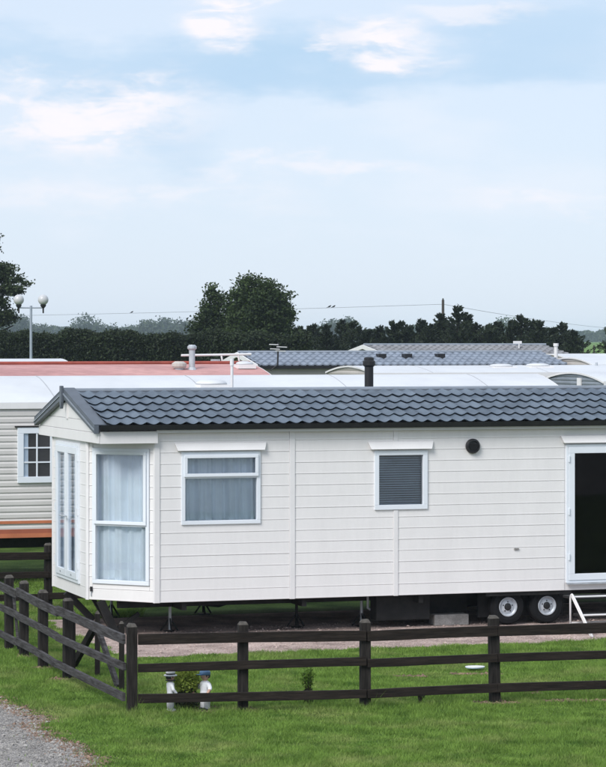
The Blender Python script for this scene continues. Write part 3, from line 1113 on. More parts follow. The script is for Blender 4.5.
def tile_prof(x, TW):
    a = x / TW
    return 0.030 * (1 - abs(math.sin(math.pi * a)) ** 1.25) + 0.004 * math.sin(2 * math.pi * a)


def tile_mesh(TW, RL, cols=1, name='tile'):
    n = 10 * cols
    vs, fs = [], []
    lap = RL + 0.02
    for i in range(n + 1):
        x = i * TW / 10
        p = tile_prof(x, TW)
        vs += [(x, 0.0, p + 0.025), (x, 0.010, p + 0.029), (x, lap, p * .9 + 0.004), (x, 0.028, p + 0.006)]
    for i in range(n):
        a, b = i * 4, i * 4 + 4
        fs += [(a, b, b + 1, a + 1), (a + 1, b + 1, b + 2, a + 2), (a + 3, b + 3, b, a)]
    me = MB().add(vs, fs).mesh(name)
    me.materials.append(M['tile'])
    return me


def wheel(root, u, v, z, face):
    def disc(prof, name, m, parent, seg=28):
        vs, fs = [], []
        for r, y in prof:
            for k in range(seg):
                a = 2 * math.pi * k / seg
                vs.append((u + r * math.cos(a), v + y * face, z + r * math.sin(a)))
        for i in range(len(prof) - 1):
            for k in range(seg):
                a, b = i * seg + k, i * seg + (k + 1) % seg
                fs.append((a, b, b + seg, a + seg))
        fs.append(tuple((len(prof) - 1) * seg + k for k in range(seg)))
        return MB().add(vs, fs).build(name, m, parent, smooth=False)
    tyre = disc([(0.12, -.10), (0.222, -.10), (0.238, -.07), (0.240, 0.0), (0.236, 0.04), (0.215, 0.072), (0.17, 0.078), (0.128, 0.066), (0.12, 0.02)],
                'wheel', 'rubber', root)
    disc([(0.128, 0.062), (0.128, 0.076), (0.120, 0.078), (0.114, 0.058), (0.100, 0.046), (0.075, 0.056), (0.050, 0.062), (0.047, 0.040)],
         'rim', 'rim', tyre)
    disc([(0.044, 0.030), (0.044, 0.072), (0.030, 0.078), (0.01, 0.080)], 'hub', 'black', tyre, 16)
    for k in range(5):
        a = k * 1.2566 + .3
        q = MB()
        q.box(u + .066 * math.cos(a) - .008, u + .066 * math.cos(a) + .008, v + .055 * face - .006, v + .055 * face + .006,
              z + .066 * math.sin(a) - .008, z + .066 * math.sin(a) + .008)
        q.build('wheel_nut', 'steel', tyre)


main_caravan()
o = MB().box(-.24, .24, -.11, .11, 0.006, 0.15).build('concrete_block', 'concrete', None, bevel=0.008)
o.location = W(4.12, 0.40)
o.rotation_euler = (0, 0, TH)
tag(o, 'grey concrete block under the caravan beside the wheels', 'block')


def make_steps():
    t = thing('caravan_steps', 'white tubular metal step unit below the caravan door', 'steps', W(5.30, 0), TH)
    for u, nm in ((0.0, 0), (0.86, 0)):
        MB().tube([(u, -.90, 0.0), (u, -.90, .43), (u, -.915, .475), (u, -.95, .49), (u, -.985, .475), (u, -1.60, .01)], 0.014, 8
                  ).build('side_frame', 'white_trim', t, smooth=True)
        MB().tube([(u, -.935, .47), (u, -.97, .44), (u, -1.54, .01)], 0.010, 8).build('side_frame', 'white_trim', t, smooth=True)
    for z, v0, v1 in ((.455, -.94, -.62), (.25, -1.26, -.95)):
        s = MB()
        s.box(0.015, 0.845, v0, v1, z - .035, z)
        st = s.build('tread', 'steel', t, bevel=0.004)
        MB().tube([(0, v0, z), (0.86, v0, z)], 0.013, 8).build('nosing', 'white_trim', st)
    MB().tube([(0, -.90, .12), (.86, -.90, .12)], 0.011, 8).build('crossbar', 'white_trim', t)


make_steps()


# ------------------------------------------------------------------ fences
def post_mesh(w, h, seed):
    rnd = random.Random(seed)
    a = w / 2
    c = 0.018
    vs = []
    for z, k in ((-.05, a), (h - .03, a), (h, a - c)):
        for sx, sy in ((-1, -1), (1, -1), (1, 1), (-1, 1)):
            vs.append((sx * k + rnd.uniform(-.002, .002), sy * k + rnd.uniform(-.002, .002), z + (rnd.uniform(-.004, .004) if z > 0 else 0)))
    fs = []
    for r in range(2):
        for k in range(4):
            p, q = r * 4 + k, r * 4 + (k + 1) % 4
            fs.append((p, q, q + 4, p + 4))
    fs.append((8, 9, 10, 11))
    me = MB().add(vs, fs).mesh('post')
    me.materials.append(M['post_wood'])
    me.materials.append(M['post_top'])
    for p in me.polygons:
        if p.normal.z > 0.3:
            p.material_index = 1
    return me


def rail_bar(p, q, th, h, m, parent, seed, name='rail'):
    """board with a slight warp, built in world axes relative to parent"""
    rnd = random.Random(seed)
    p, q = Vector(p), Vector(q)
    d = (q - p)
    ln = d.length
    dn = d.normalized()
    s = dn.cross(Vector((0, 0, 1))).normalized()
    u = s.cross(dn).normalized()
    n = max(2, int(ln / .35))
    vs, fs = [], []
    ph = rnd.uniform(0, 6)
    for i in range(n + 1):
        f = i / n
        c = p + d * f + u * (0.006 * math.sin(f * 3 + ph)) + s * (0.005 * math.sin(f * 4 + ph * 2))
        hh = h * (1 + .03 * math.sin(f * 9 + ph))
        for a, b in ((-1, -1), (1, -1), (1, 1), (-1, 1)):
            vs.append(c + s * (a * th / 2) + u * (b * hh / 2))
    for i in range(n):
        for k in range(4):
            a, b = i * 4 + k, i * 4 + (k + 1) % 4
            fs.append((a, b, b + 4, a + 4))
    fs += [(0, 1, 2, 3), tuple(n * 4 + k for k in (3, 2, 1, 0))]
    return MB().add(vs, fs).build(name, m, parent, bevel=0.004)


RAILS = ((0.752, .106), (0.474, .086), (0.162, .090))


def fence(root, posts, rail_off, m, heights, post_w=0.10, rail_joints=None, seed=0, tilt=None, first_gap=0.0):
    o0 = root.location
    for i, (x, y) in enumerate(posts):
        o = link('post', post_mesh(post_w, heights[i % len(heights)], seed + i), None, root)
        o.location = (x - o0.x, y - o0.y, 0)
        d = Vector(posts[min(i + 1, len(posts) - 1)]) - Vector(posts[max(i - 1, 0)])
        o.rotation_euler = ((tilt or {}).get(i, (0, 0))[0], (tilt or {}).get(i, (0, 0))[1], math.atan2(d.y, d.x))
    js = rail_joints or posts
    for k, (z, h) in enumerate(RAILS):
        for i in range(len(js) - 1):
            a, b = Vector(js[i]), Vector(js[i + 1])
            d = (b - a).normalized()
            nrm = Vector((d.y, -d.x)) * rail_off
            g0 = first_gap if i == 0 else 0.003
            rnd = random.Random(seed * 100 + i * 10 + k)
            dz0, dz1 = rnd.uniform(-.008, .008), rnd.uniform(-.008, .008)
            pa = a + nrm + d * g0
            pb = b + nrm - d * 0.003
            rail_bar((pa.x - o0.x, pa.y - o0.y, z + dz0), (pb.x - o0.x, pb.y - o0.y, z + dz1), 0.038, h, m, root,
                     seed * 1000 + i * 10 + k)


FRONT = [(-1.723, 27.20), (-0.610, 27.44), (0.635, 27.66), (1.994, 28.04), (3.35, 28.36), (4.75, 28.70)]
fr_root = thing('front_fence', 'dark brown post and rail fence running across the front lawn', 'fence', (-1.723, 27.20, 0))
fence(fr_root, FRONT, 0.072, 'fence_dark', [0.915, 0.905, 0.91, 0.91], 0.098, rail_joints=[FRONT[0], FRONT[2], FRONT[3], FRONT[5]],
      seed=21, tilt={3: (0.0, -0.022)}, first_gap=0.052)
LEFT = [(-2.614, 30.03), (-2.988, 31.03), (-3.328, 32.20), (-3.587, 32.94), (-4.05, 34.4), (-4.5, 35.9)]
lf_root = thing('left_fence', 'weathered grey post and rail fence receding beside the gravel road', 'fence', (-2.614, 30.03, 0))
fence(lf_root, LEFT, -0.0, 'fence_grey', [0.90], 0.10, rail_joints=None, seed=41)
# replace the straight rails by boards nailed on the road side, meeting the corner post
for ch in [c for c in lf_root.children if c.name.split('.')[0] == 'rail']:
    bpy.data.objects.remove(ch)
JL = [(-1.800, 27.19), (-2.735, 30.02), (-3.405, 32.18), (-4.12, 34.4), (-4.6, 35.9)]
for k, (z, h) in enumerate(RAILS):
    for i in range(len(JL) - 1):
        a, b = Vector(JL[i]), Vector(JL[i + 1])
        dz = random.Random(i * 7 + k).uniform(-.012, .012)
        d = (b - a).normalized() * .004
        rail_bar((a.x + d.x + 2.614, a.y + d.y - 30.03, z + (0.01 if i == 0 else dz)),
                 (b.x - d.x + 2.614, b.y - d.y - 30.03, z + dz + (.02 if i == 1 else 0)), 0.036, h * .92, 'fence_grey', lf_root, 500 + i * 10 + k)


def lf(x, y, z):
    return (x + 2.614, y - 30.03, z)


for (x, y, w) in ((-2.30, 30.2, .055), (-1.955, 29.1, .055), (-2.58, 30.25, .06)):
    o = link('stake', post_mesh(w, 0.74, int(x * 100)), None, lf_root)
    o.location = lf(x, y, 0)
MB().bar(lf(-2.335, 30.25, .55), lf(-2.66, 31.15, 0.0), 0.05, 0.09).build('brace', 'post_wood', lf_root)
MB().bar(lf(-2.29, 30.15, .55), lf(-2.00, 29.25, 0.0), 0.04, 0.08).build('brace', 'fence_grey', lf_root)
MB().bar(lf(-3.50, 32.6, .76), lf(-3.42, 32.5, .05), 0.03, 0.07).build('brace', 'fence_grey', lf_root)
BK = [W(-0.43 + 1.8 * k, 4.26)[:2] for k in range(-2, 7)]
bk_root = thing('back_fence', 'dark post and rail fence in the gap between the two caravans', 'fence', (*BK[0], 0))
fence(bk_root, BK, 0.07, 'fence_dark', [0.91], 0.10, seed=61)


# ------------------------------------------------------------------ background caravans
def arc(v0, v1, ze, zr, n=8, power=2.0):
    """roof line from eave to eave: list of (v, z)"""
    mid, hw = (v0 + v1) / 2, (v1 - v0) / 2
    return [(v0 + (v1 - v0) * i / n, ze + (zr - ze) * (1 - abs((v0 + (v1 - v0) * i / n - mid) / hw) ** power)) for i in range(n + 1)]


def ribbed(mb, x0, x1, y, z0, z1, pitch, depth):
    """horizontal ribbed cladding facing -y"""
    zs, ys = [], []
    z = z0
    while z < z1 - 1e-4:
        e = min(z + pitch, z1)
        zs += [z, z + (e - z) * .55, z + (e - z) * .75, e - .002]
        ys += [y - depth, y - depth, y, y]
        z = e
    vs, fs = [], []
    for a, b in zip(ys, zs):
        vs += [(x0, a, b), (x1, a, b)]
    for i in range(len(zs) - 1):
        fs.append((2 * i, 2 * i + 1, 2 * i + 3, 2 * i + 2))
    return mb.add(vs, fs)


def park_home(name, label, u0, u1, v0, wid, zb, ze, zr, power, clad, roofm, seams=0, rib=0.10, ridge_m=None, group=None,
              trim='white_trim', hang=.035):
    root = thing(name, label, 'caravan', W(u0, v0), TH, group)
    Ln = u1 - u0
    a = arc(0, wid, ze, zr, 10, power)
    body = [(0, zb)] + [(0.0, ze - .02)] + [(v, z - .02) for v, z in a[1:-1]] + [(wid, ze - .02), (wid, zb)]
    wall = MB().prism(body, 'x', 0, Ln).build('wall', clad, root)
    ribbed(MB(), 0.02, Ln - .02, -0.004, zb, ze - .03, rib, 0.012).build('cladding', clad, wall)
    # ribbed gable towards the left end
    vs, fs = [], []
    zs = np.arange(zb, zr, rib / 3)
    for i, z in enumerate(zs):
        x = -0.004 - (0.014 if i % 3 else 0.0)
        for (v, zt) in a:
            vs.append((x, v, min(float(z), zt - .025)))
    nc = len(a)
    for i in range(len(zs) - 1):
        for k in range(nc - 1):
            p = i * nc + k
            fs.append((p, p + 1, p + nc + 1, p + nc))
    MB().add(vs, fs).build('end_cladding', clad, wall)
    # roof shell
    ar = arc(-hang, wid + hang, ze - .01, zr, 12, power)
    sh = [(v, z + .012) for v, z in ar] + [(v, z - .016) for v, z in ar[::-1]]
    roof = MB().prism(sh, 'x', -hang, Ln + hang).build('roof', roofm, root)
    mb = MB()
    for nm, vv in (('eave_trim', -hang - .012), ('eave_trim', wid + hang + .002)):
        MB().box(-hang, Ln + hang, vv, vv + .010, ze - .085, ze + .012).build(nm, trim, roof)
    for x in (-hang - .014, Ln + hang + .002):
        et = [(v, z + .014) for v, z in ar] + [(v, z - .022) for v, z in ar[::-1]]
        MB().prism(et, 'x', x, x + .012).build('end_trim', trim, roof)
    for k in range(seams):
        x = (k + .5) * Ln / seams
        s = [(v, z + .016) for v, z in ar] + [(v, z + .008) for v, z in ar[::-1]]
        MB().prism(s, 'x', x, x + .016).build('roof_seam', 'seam', roof)
    if ridge_m:
        MB().tube([(-hang, wid / 2, zr + .035), (Ln + hang, wid / 2, zr + .035)], 0.034, 8).build('ridge_cap', ridge_m, roof)
    # chassis shadow: beams and wheels below
    for v in (.5, wid - .5):
        MB().box(.3, Ln - .3, v - .05, v + .05, zb - .2, zb).build('chassis_beam', 'steel', root)
    for x in (1.0, Ln / 2, Ln - 1.0):
        for v in (.5, wid - .5):
            MB().box(x - .12, x + .12, v - .12, v + .12, -.02, zb - .2).build('support', 'concrete', root)
    return root, roof


def local(root, u, v, z, u0, v0):
    return (u - u0, v - v0, z)


# second caravan, cream with orange stripes and a white roof
B0 = (-3.2, 7.79)
rb, rb_roof = park_home('static_caravan', 'cream ribbed caravan with white roof and orange stripes behind the main caravan',
                        B0[0], 9.10, B0[1], 3.1, 0.745, 2.80, 3.185, 1.4, 'cream_clad', 'white_roof', seams=5, rib=0.098)
MB().box(0.0, 12.3, -0.024, -0.018, 0.950, 0.996).build('stripe', 'orange', rb)
MB().box(0.0, 12.3, -0.026, -0.018, 0.800, 0.866).build('stripe', 'orange_dark', rb)
MB().box(0.0, 12.3, -0.030, -0.018, 0.735, 0.800).build('stripe', 'orange', rb)
wt0, wt1, wz0, wz1 = -0.135 + 3.2, 0.47 + 3.2, 1.575, 2.429
w = ring(MB(), wt0, wt1, wz0, wz1, 0.095, -0.055, -0.012).build('window', 'upvc', rb, bevel=.005)
MB().box(wt0 + .09, wt1 - .09, -0.034, -0.030, wz0 + .09, wz1 - .09).build('pane', 'glass_low', w)
MB().box(wt0 + .09, wt1 - .09, -0.024, -0.019, wz0 + .09, wz1 - .09).build('backing', 'dark_inside', w)
MB().box(wt0 + .10, wt0 + .17, -0.0275, -0.0255, wz0 + .09, wz1 - .09).build('drape', 'curtain', w)
mid = (wt0 + wt1) / 2
for a, b, c, d in ((mid - .012, mid + .012, wz0 + .095, wz1 - .095),):
    MB().box(a, b, -0.047, -0.035, c, d).build('glazing_bar', 'upvc', w)
for zz in (wz0 + .095 + .222, wz0 + .095 + .444):
    MB().box(wt0 + .095, mid - .012, -0.045, -0.035, zz - .011, zz + .011).build('glazing_bar', 'upvc', w)
    MB().box(mid + .012, wt1 - .095, -0.045, -0.035, zz - .011, zz + .011).build('glazing_bar', 'upvc', w)
MB().box(wt0 - .04, wt1 + .04, -0.065, -0.012, wz1 + .002, wz1 + .022).build('drip_rail', 'steel', w)


def roof_dome(parent, x, y, z, rx, ry, h, m='white_roof'):
    q = MB().box(x - rx, x + rx, y - ry, y + ry, z - .06, z + .02).build('rooflight', 'white_trim', parent)
    MB().lathe([(1.0, 0.0), (0.97, .3), (0.85, .65), (.6, .9), (.25, 1.0)], 16, (0, 0, 0), 1, 1).build('dome', m, q, smooth=True)
    dm = q.children[0]
    dm.location = (x, y, z + .02)
    dm.scale = (rx * .97, ry * .97, h)


roof_dome(rb_roof, 3.18 + 3.2, 0.75, 3.04, .26, .3, .085)
roof_dome(rb_roof, 1.2, 0.9, 3.09, .2, .2, .06)

# pink roofed caravan in the third row
rp, rp_roof = park_home('static_caravan', 'caravan with faded pink red roof and dark red ridge in the third row',
                        -4.5, 6.22, 14.95, 3.3, 0.7, 3.04, 3.30, 1.5, 'cream_clad', 'pink_roof', seams=0, ridge_m='red_ridge')
f = MB().tube([(4.88 + 4.5, .85, 3.1), (4.88 + 4.5, .85, 3.62)], .058, 12).build('flue', 'galv', rp)
MB().lathe([(.06, 0), (.088, .03), (.088, .07), (.065, .09), (.06, .1)], 14, (4.88 + 4.5, .85, 3.58)).build('flue_cap', 'galv', f)
MB().lathe([(.12, 0), (.09, .07), (.06, .12)], 12, (4.88 + 4.5, .85, 3.14)).build('flue_collar', 'galv', f)
f = MB().tube([(4.63 + 4.5, .85, 3.1), (4.63 + 4.5, .85, 3.27)], .09, 12).build('cowl', 'galv', rp)
MB().lathe([(.12, 0), (.14, .03), (.14, .08), (.08, .12)], 14, (4.63 + 4.5, .85, 3.25)).build('cowl_cap', 'beige_clad', f)
rl = MB().tube([(5.00 + 4.5, 2.05, 3.475), (6.40 + 4.5, 2.05, 3.495)], .022, 8).build('awning_rail', 'white_trim', rp)
for x in (5.80, 6.14):
    MB().tube([(x + 4.5, 2.05, 3.475), (x + 4.52, 2.05, 3.36)], .018, 6).build('bracket', 'white_trim', rl)
MB().box(5.6 + 4.5, 5.75 + 4.5, 1.95, 2.1, 3.33, 3.40).build('junction_box', 'galv', rp)
roof_dome(rp_roof, 5.95 + 4.5, 1.0, 3.29, .17, .2, .06)

# white roof end behind the pink one
ra, ra_roof = park_home('static_caravan', 'caravan whose thin white roof edge shows left above the pink roof',
                        -6.0, 3.75, 20.6, 3.1, 0.7, 3.12, 3.37, 2.0, 'beige_clad', 'white_roof')
# grey gabled white roofed caravan on the right
rc, rc_roof = park_home('static_caravan', 'caravan with grey ribbed arched end wall at the right edge of the picture',
                        12.95, 22.0, 15.0, 3.0, 0.7, 2.96, 3.12, 2.0, 'grey_clad', 'white_roof', seams=3, rib=0.075)
MB().box(-.05, -.02, 1.05, 1.22, 2.5, 3.02).build('end_vent', 'white_trim', rc)
MB().box(0.0, 9.0, -.03, -.018, 2.5, 2.8).build('band', 'white_trim', rc)
# long pale roof of the fourth row
rd, rd_roof = park_home('static_caravan', 'long pale roofed caravan with two rooflights and an arched left end',
                        10.33, 21.0, 21.0, 3.1, 0.7, 3.06, 3.20, 1.8, 'beige_clad', 'white_roof', seams=4)
roof_dome(rd_roof, 13.63 - 10.33, 1.0, 3.17, .27, .3, .06)
roof_dome(rd_roof, 14.50 - 10.33, 1.0, 3.18, .27, .3, .06)
MB().tube([(16.0 - 10.33, 1.2, 3.15), (16.0 - 10.33, 1.2, 3.27)], .03, 8).build('roof_vent', 'galv', rd)
# low white roofs at the right
rg, rg_roof = park_home('static_caravan', 'white roofed caravan behind the tiled roofs, nearer of two at right edge',
                        19.2, 27.0, 29.5, 3.0, 0.7, 3.14, 3.31, 2.0, 'beige_clad', 'white_roof')
rg2, rg2_roof = park_home('static_caravan', 'farther white roofed caravan below the green field at right edge',
                          21.6, 31.0, 36.5, 3.0, 0.7, 3.22, 3.37, 2.0, 'beige_clad', 'white_roof')


def tiled_home(label, u0, u1, v0, wid, zb, ze, zr, pitch, rows, hip, m='tile'):
    root = thing('park_lodge', label, 'lodge', W(u0, v0), TH)
    Ln = u1 - u0
    mid = wid / 2
    body = [(0, zb), (0, ze - .05), (mid, zr - .05), (wid, ze - .05), (wid, zb)]
    wall = MB().prism(body, 'x', 0, Ln - hip).build('wall', 'beige_clad', root)
    ribbed(MB(), 0.02, Ln - .02, -0.004, zb, ze - .05, .12, .012).build('cladding', 'beige_clad', wall)
    if hip:
        MB().box(Ln - hip, Ln - .02, 0, wid, zb, ze - .06).build('wall', 'beige_clad', root)
    sl = (zr - ze) / (mid + .1)
    roof = MB().prism([(-.1, ze), (mid, zr), (wid + .1, ze), (wid + .1, ze - .04), (mid, zr - .04), (-.1, ze - .04)],
                      'x', -.1, Ln - hip).build('roof', 'barge', root)
    if hip:
        h = MB().add([(Ln - hip, -.1, ze), (Ln + .1, -.1, ze), (Ln + .1, wid + .1, ze), (Ln - hip, wid + .1, ze), (Ln - hip, mid, zr),
                      (Ln - hip, -.1, ze - .04), (Ln + .1, -.1, ze - .04), (Ln + .1, wid + .1, ze - .04), (Ln - hip, wid + .1, ze - .04)],
                     [(0, 1, 4), (1, 2, 4), (2, 3, 4), (0, 5, 6, 1), (1, 6, 7, 2), (2, 7, 8, 3), (5, 8, 7, 6)])
        h.build('hip_end', m, roof)
    # wavy courses of small tiles, joined: too small to pick apart
    vs, fs = [], []
    step = pitch / 6
    L0, L1 = -.06, Ln - .02
    nx = int((L1 - L0) / step)
    rl = (mid + .1) / rows
    for r in range(rows):
        o = len(vs)
        for i in range(nx + 1):
            x = L0 + i * step
            w_ = .022 * math.sin(2 * math.pi * i / 6)
            for j, (dv, dz) in enumerate(((0, .002), (0.002, .045), (rl, .012))):
                v = -.1 + r * rl + dv
                vv = v
                lim = Ln - hip * (vv + .1) / (mid + .1) if hip else Ln
                vs.append((min(x, lim), vv, ze + (v + .1) * sl + dz + w_))
        for i in range(nx):
            for j in range(2):
                a = o + i * 3 + j
                fs.append((a, a + 3, a + 4, a + 1))
    tl = MB().add(vs, fs).build('roof_tiles', m, roof, smooth=False)
    tl['kind'] = 'stuff'
    MB().tube([(-.1, mid, zr + .03), (Ln - hip, mid, zr + .03)], .04, 8).build('ridge_cap', 'ridge', roof)
    if hip:
        MB().tube([(Ln - hip, mid, zr + .03), (Ln + .1, -.1, ze + .03)], .05, 8).build('hip_cap', 'ridge', roof)
    MB().box(-.1, Ln + (.1 if hip else 0), -.17, -.11, ze - .07, ze + .005).build('gutter', 'black', roof)
    MB().prism([(-.12, ze - .09), (mid, zr - .09), (mid, zr + .03), (-.12, ze + .03)], 'x', -.14, -.10).build('barge_board', 'white_trim', roof)
    MB().prism([(wid + .12, ze - .09), (mid, zr - .09), (mid, zr + .03), (wid + .12, ze + .03)], 'x', -.14, -.10).build('barge_board', 'white_trim', roof)
    for x in (1.0, Ln / 2, Ln - 1.0):
        for v in (.3, wid - .3):
            MB().box(x - .12, x + .12, v - .12, v + .12, -.02, zb).build('support', 'concrete', root)
    return root, roof


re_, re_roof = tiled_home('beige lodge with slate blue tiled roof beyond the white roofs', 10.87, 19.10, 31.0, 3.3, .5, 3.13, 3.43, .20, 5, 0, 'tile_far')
for x in (14.35, 15.05, 15.95):
    q = MB().box(x - 10.87 - .10, x - 10.87 + .10, .75, 1.0, 3.27, 3.42).build('roof_vent', 'black', re_roof)
rf_, rf_roof = tiled_home('farther lodge with brownish grey tiled roof and white left gable', 17.5, 23.2, 40.3, 3.4, .5, 3.36, 3.60, .22, 5, 0, 'tile_brown')
a = MB().tube([(22.0 - 17.5, .9, 3.4), (22.0 - 17.5, .9, 3.72)], .02, 6).build('aerial_mast', 'white_trim', rf_)
MB().box(4.32, 4.58, .88, .92, 3.66, 3.74).build('aerial_head', 'white_trim', a)


def tv_aerial(u, v, z0, z1):
    t = thing('tv_aerial', 'black rooftop television aerial with four crossbars beside the tiled roof', 'aerial', W(u, v, z0), TH)
    MB().tube([(0, 0, 0), (.02, 0, (z1 - z0))], .022, 6).build('mast', 'black', t)
    MB().tube([(-.02, 0, 0), (-.18, 0, -.12)], .018, 6).build('foot', 'black', t)
    for k, (h, x0, x1) in enumerate(((.36, -.06, .20), (.41, -.20, .05), (.46, -.03, .24), (.52, -.22, .02))):
        MB().tube([(x0, -.03, h), (x1, -.01, h - .01)], .013, 6).build('crossbar', 'white_trim', t)


tv_aerial(11.25, 30.8, 3.14, 3.70)


# ------------------------------------------------------------------ lamp, poles, wires, birds
def twin_lamp():
    X, Y = -10.88, 108.0
    t = thing('street_lamp', 'twin globe park lamp on a slim grey post before the hedge', 'lamp', (X, Y, 0))
    MB().tube([(0, 0, 0), (0, 0, 2.0), (0, 0, 5.14)], [.075, .06, .05], 10).build('post', 'lamp_metal', t)
    MB().tube([(-.50, 0, 5.06), (.50, 0, 5.06)], .028, 8).build('arm', 'lamp_metal', t)
    for s in (-1, 1):
        h = MB().lathe([(.03, -.14), (.035, .06), (.10, .13), (.12, .2), (.09, .22)], 12, (s * .49, 0, 4.98)).build('lamp_holder', 'steel', t)
        prof = [(.21 * math.sin(a), -.21 * math.cos(a)) for a in np.linspace(.25, 3.0, 14)]
        MB().lathe(prof, 20, (s * .49, 0, 5.38)).build('globe', 'lamp_globe', h, smooth=True)


twin_lamp()


def wire(name, label, pts, r):
    pts = [Vector(p) for p in pts]
    fine = []
    for i in range(len(pts) - 1):
        for k in range(8):
            fine.append(pts[i].lerp(pts[i + 1], k / 8))
    fine.append(pts[-1])
    return tag(MB().tube(fine, r, 6).build(name, 'wire', None), label, 'wire')


def sag(p, q, s, n=9):
    p, q = Vector(p), Vector(q)
    return [p.lerp(q, i / n) - Vector((0, 0, s * 4 * (i / n) * (1 - i / n))) for i in range(n + 1)]


t = thing('utility_pole', 'thin dark wooden utility pole rising behind the conifer row', 'pole', (10.37, 200, 0))
MB().tube([(0, 0, 0), (0, 0, 6.75)], [.14, .10], 10).build('shaft', 'pole_wood', t)
MB().tube([(0, 0, 6.74), (0, 0, 6.86)], .05, 8).build('insulator', 'steel', t)
PT = (10.37, 200, 6.42)
LFT = (-60, 300, 6.2)
wire('power_line', 'thin power line from the pole towards the big leafy tree and left edge', sag(PT, LFT, .25), .012)
wire('power_line', 'thin power line falling from the pole to the right edge', sag(PT, (58, 420, 5.2), .6), .013)


def bird(f, dx, label, s=1.0):
    w = sag(PT, LFT, .25, 40)
    k = f * 40
    i = int(k)
    p = w[i].lerp(w[i + 1], k - i)
    mb = MB()
    mb.tube([(-.16, 0, .02), (-.06, 0, .07), (.04, 0, .11), (.10, 0, .16), (.145, 0, .19), (.19, 0, .185)],
            [.02, .07, .085, .06, .05, .012], 10)
    mb.tube([(-.15, 0, .03), (-.30, 0, -.04)], [.03, .012], 6)
    o = mb.build('bird', 'bird', None, smooth=True)
    o.location = (p.x + dx, p.y, p.z + .03)
    o.scale = (s, s, s)
    tag(o, label, 'bird')


bird(.118, 0, 'dark bird on the power line, left of the pair', .8)
bird(.118, .33, 'dark bird on the power line, right of the pair', .8)
bird(.36, 0, 'lone dark bird on the power line left of the big tree', .7)


# ------------------------------------------------------------------ trees
def limb_tree(mb, H, r, n, spread, rnd, z0=.3):
    mb.tube([(0, 0, -.1), (rnd.uniform(-.1, .1), 0, H * .35), (rnd.uniform(-.15, .15), rnd.uniform(-.1, .1), H * .75)], [r, r * .75, r * .3], 8)
    for k in range(n):
        a = k * 2.4 + rnd.uniform(-.3, .3)
        zb = H * rnd.uniform(z0, .6)
        R = spread * rnd.uniform(.5, .95)
        mb.tube([(0, 0, zb), (R * .5 * math.cos(a), R * .5 * math.sin(a), zb + R * .35), (R * math.cos(a), R * math.sin(a), zb + R * .6)],
                [r * .45, r * .28, r * .08], 6)


def broad_tree(name, label, X, Y, blobs, leaf, n_cl, per, seed, cl_r, m='leaf_tree', group=None, z=0.0):
    """blobs: (dx, dy, z, rx, ry, rz)"""
    rng = np.random.default_rng(seed)
    rnd = random.Random(seed)
    H = max(b[2] + b[5] for b in blobs)
    R = max(abs(b[0]) + b[3] for b in blobs)
    t = thing(name, label, 'tree', (X, Y, z), 0, group)
    mb = MB()
    limb_tree(mb, H, .028 * H + .03, 9, R * .8, rnd)
    mb.build('trunk', 'bark', t)
    vol = np.array([b[3] * b[4] * b[5] for b in blobs]) ** .8
    pick = rng.choice(len(blobs), n_cl, p=vol / vol.sum())
    B = np.array(blobs)[pick]
    d = rng.normal(size=(n_cl, 3))
    d /= np.linalg.norm(d, axis=1)[:, None]
    rad = 1 - 0.62 * rng.random(n_cl) ** 1.7 + rng.normal(0, .11, n_cl)
    cen = B[:, :3] + d * B[:, 3:] * rad[:, None]
    P = np.repeat(cen, per, 0) + rng.normal(0, 1, (n_cl * per, 3)) * np.array([cl_r, cl_r, cl_r * .7])
    P = P[P[:, 2] > .15]
    link('crown', np_mesh('crown', leaf_quads(P, leaf, .2, rng), 4), m, t)
    return t


def conifer(name, label, X, Y, H, R, seed, leaf=.12, per=34, whorls=None, m='leaf_conifer', group=None, droop=.12, z=0.0, power=.8, base=.04,
            gap=0.0, lean=0.0):
    rng = np.random.default_rng(seed)
    t = thing(name, label, 'tree', (X, Y, z), 0, group)
    MB().tube([(0, 0, -.1), (lean * .2, 0, H * .6), (lean * .5, 0, H * .99)], [.03 * H * .6 + .03, .05, .012], 7).build('trunk', 'bark', t)
    nb = whorls or int(26 + H * 11)
    pts, dirs = [], []
    for k in range(nb):
        f = base + (1 - base) * (k + rng.random()) / nb
        a = rng.uniform(0, 2 * math.pi)
        ln = R * (1 - f) ** power * rng.uniform(.35, 1.3) + .16
        s = np.linspace(.08, 1, per) ** .8
        sp = (.03 + .10 * ln) * (1.10 - s) ** .8
        x = np.cos(a) * s * ln + rng.normal(0, 1, per) * sp + lean * (f * .5 + .8 * s * ln)
        y = np.sin(a) * s * ln + rng.normal(0, 1, per) * sp
        zz = H * f * .97 - droop * s * ln + .25 * ln * s ** 2 + rng.normal(0, 1, per) * (.03 + .05 * ln) * (1 - gap)
        pts.append(np.stack([x, y, zz], 1))
        dirs.append(np.tile([np.cos(a) + lean, np.sin(a), -droop + .3], (per, 1)))
    tip = np.stack([rng.normal(0, .03, 30) + lean * .5, rng.normal(0, .03, 30), H * rng.uniform(.90, 1.0, 30)], 1)
    dirs.append(np.tile([.1, 0, 1.0], (30, 1)))
    P = np.concatenate(pts + [tip])
    D = np.concatenate(dirs) + rng.normal(0, .55, P.shape)
    k = P[:, 2] > .05
    P, D = P[k], D[k]
    D /= np.linalg.norm(D, axis=1)[:, None]
    n = len(P)
    B = rng.normal(size=(n, 3))
    B -= D * (D * B).sum(1)[:, None]
    B /= np.linalg.norm(B, axis=1)[:, None]
    sz = (leaf * rng.uniform(.6, 1.5, n))[:, None]
    V = np.stack([P - D * sz, P + B * sz * .42, P + D * sz * 1.2, P - B * sz * .42], 1).reshape(-1, 3)
    link('crown', np_mesh('crown', V, 4), m, t)
    return t


def pxw(px, Y):
    return (px - 303) / 2700.0 * Y


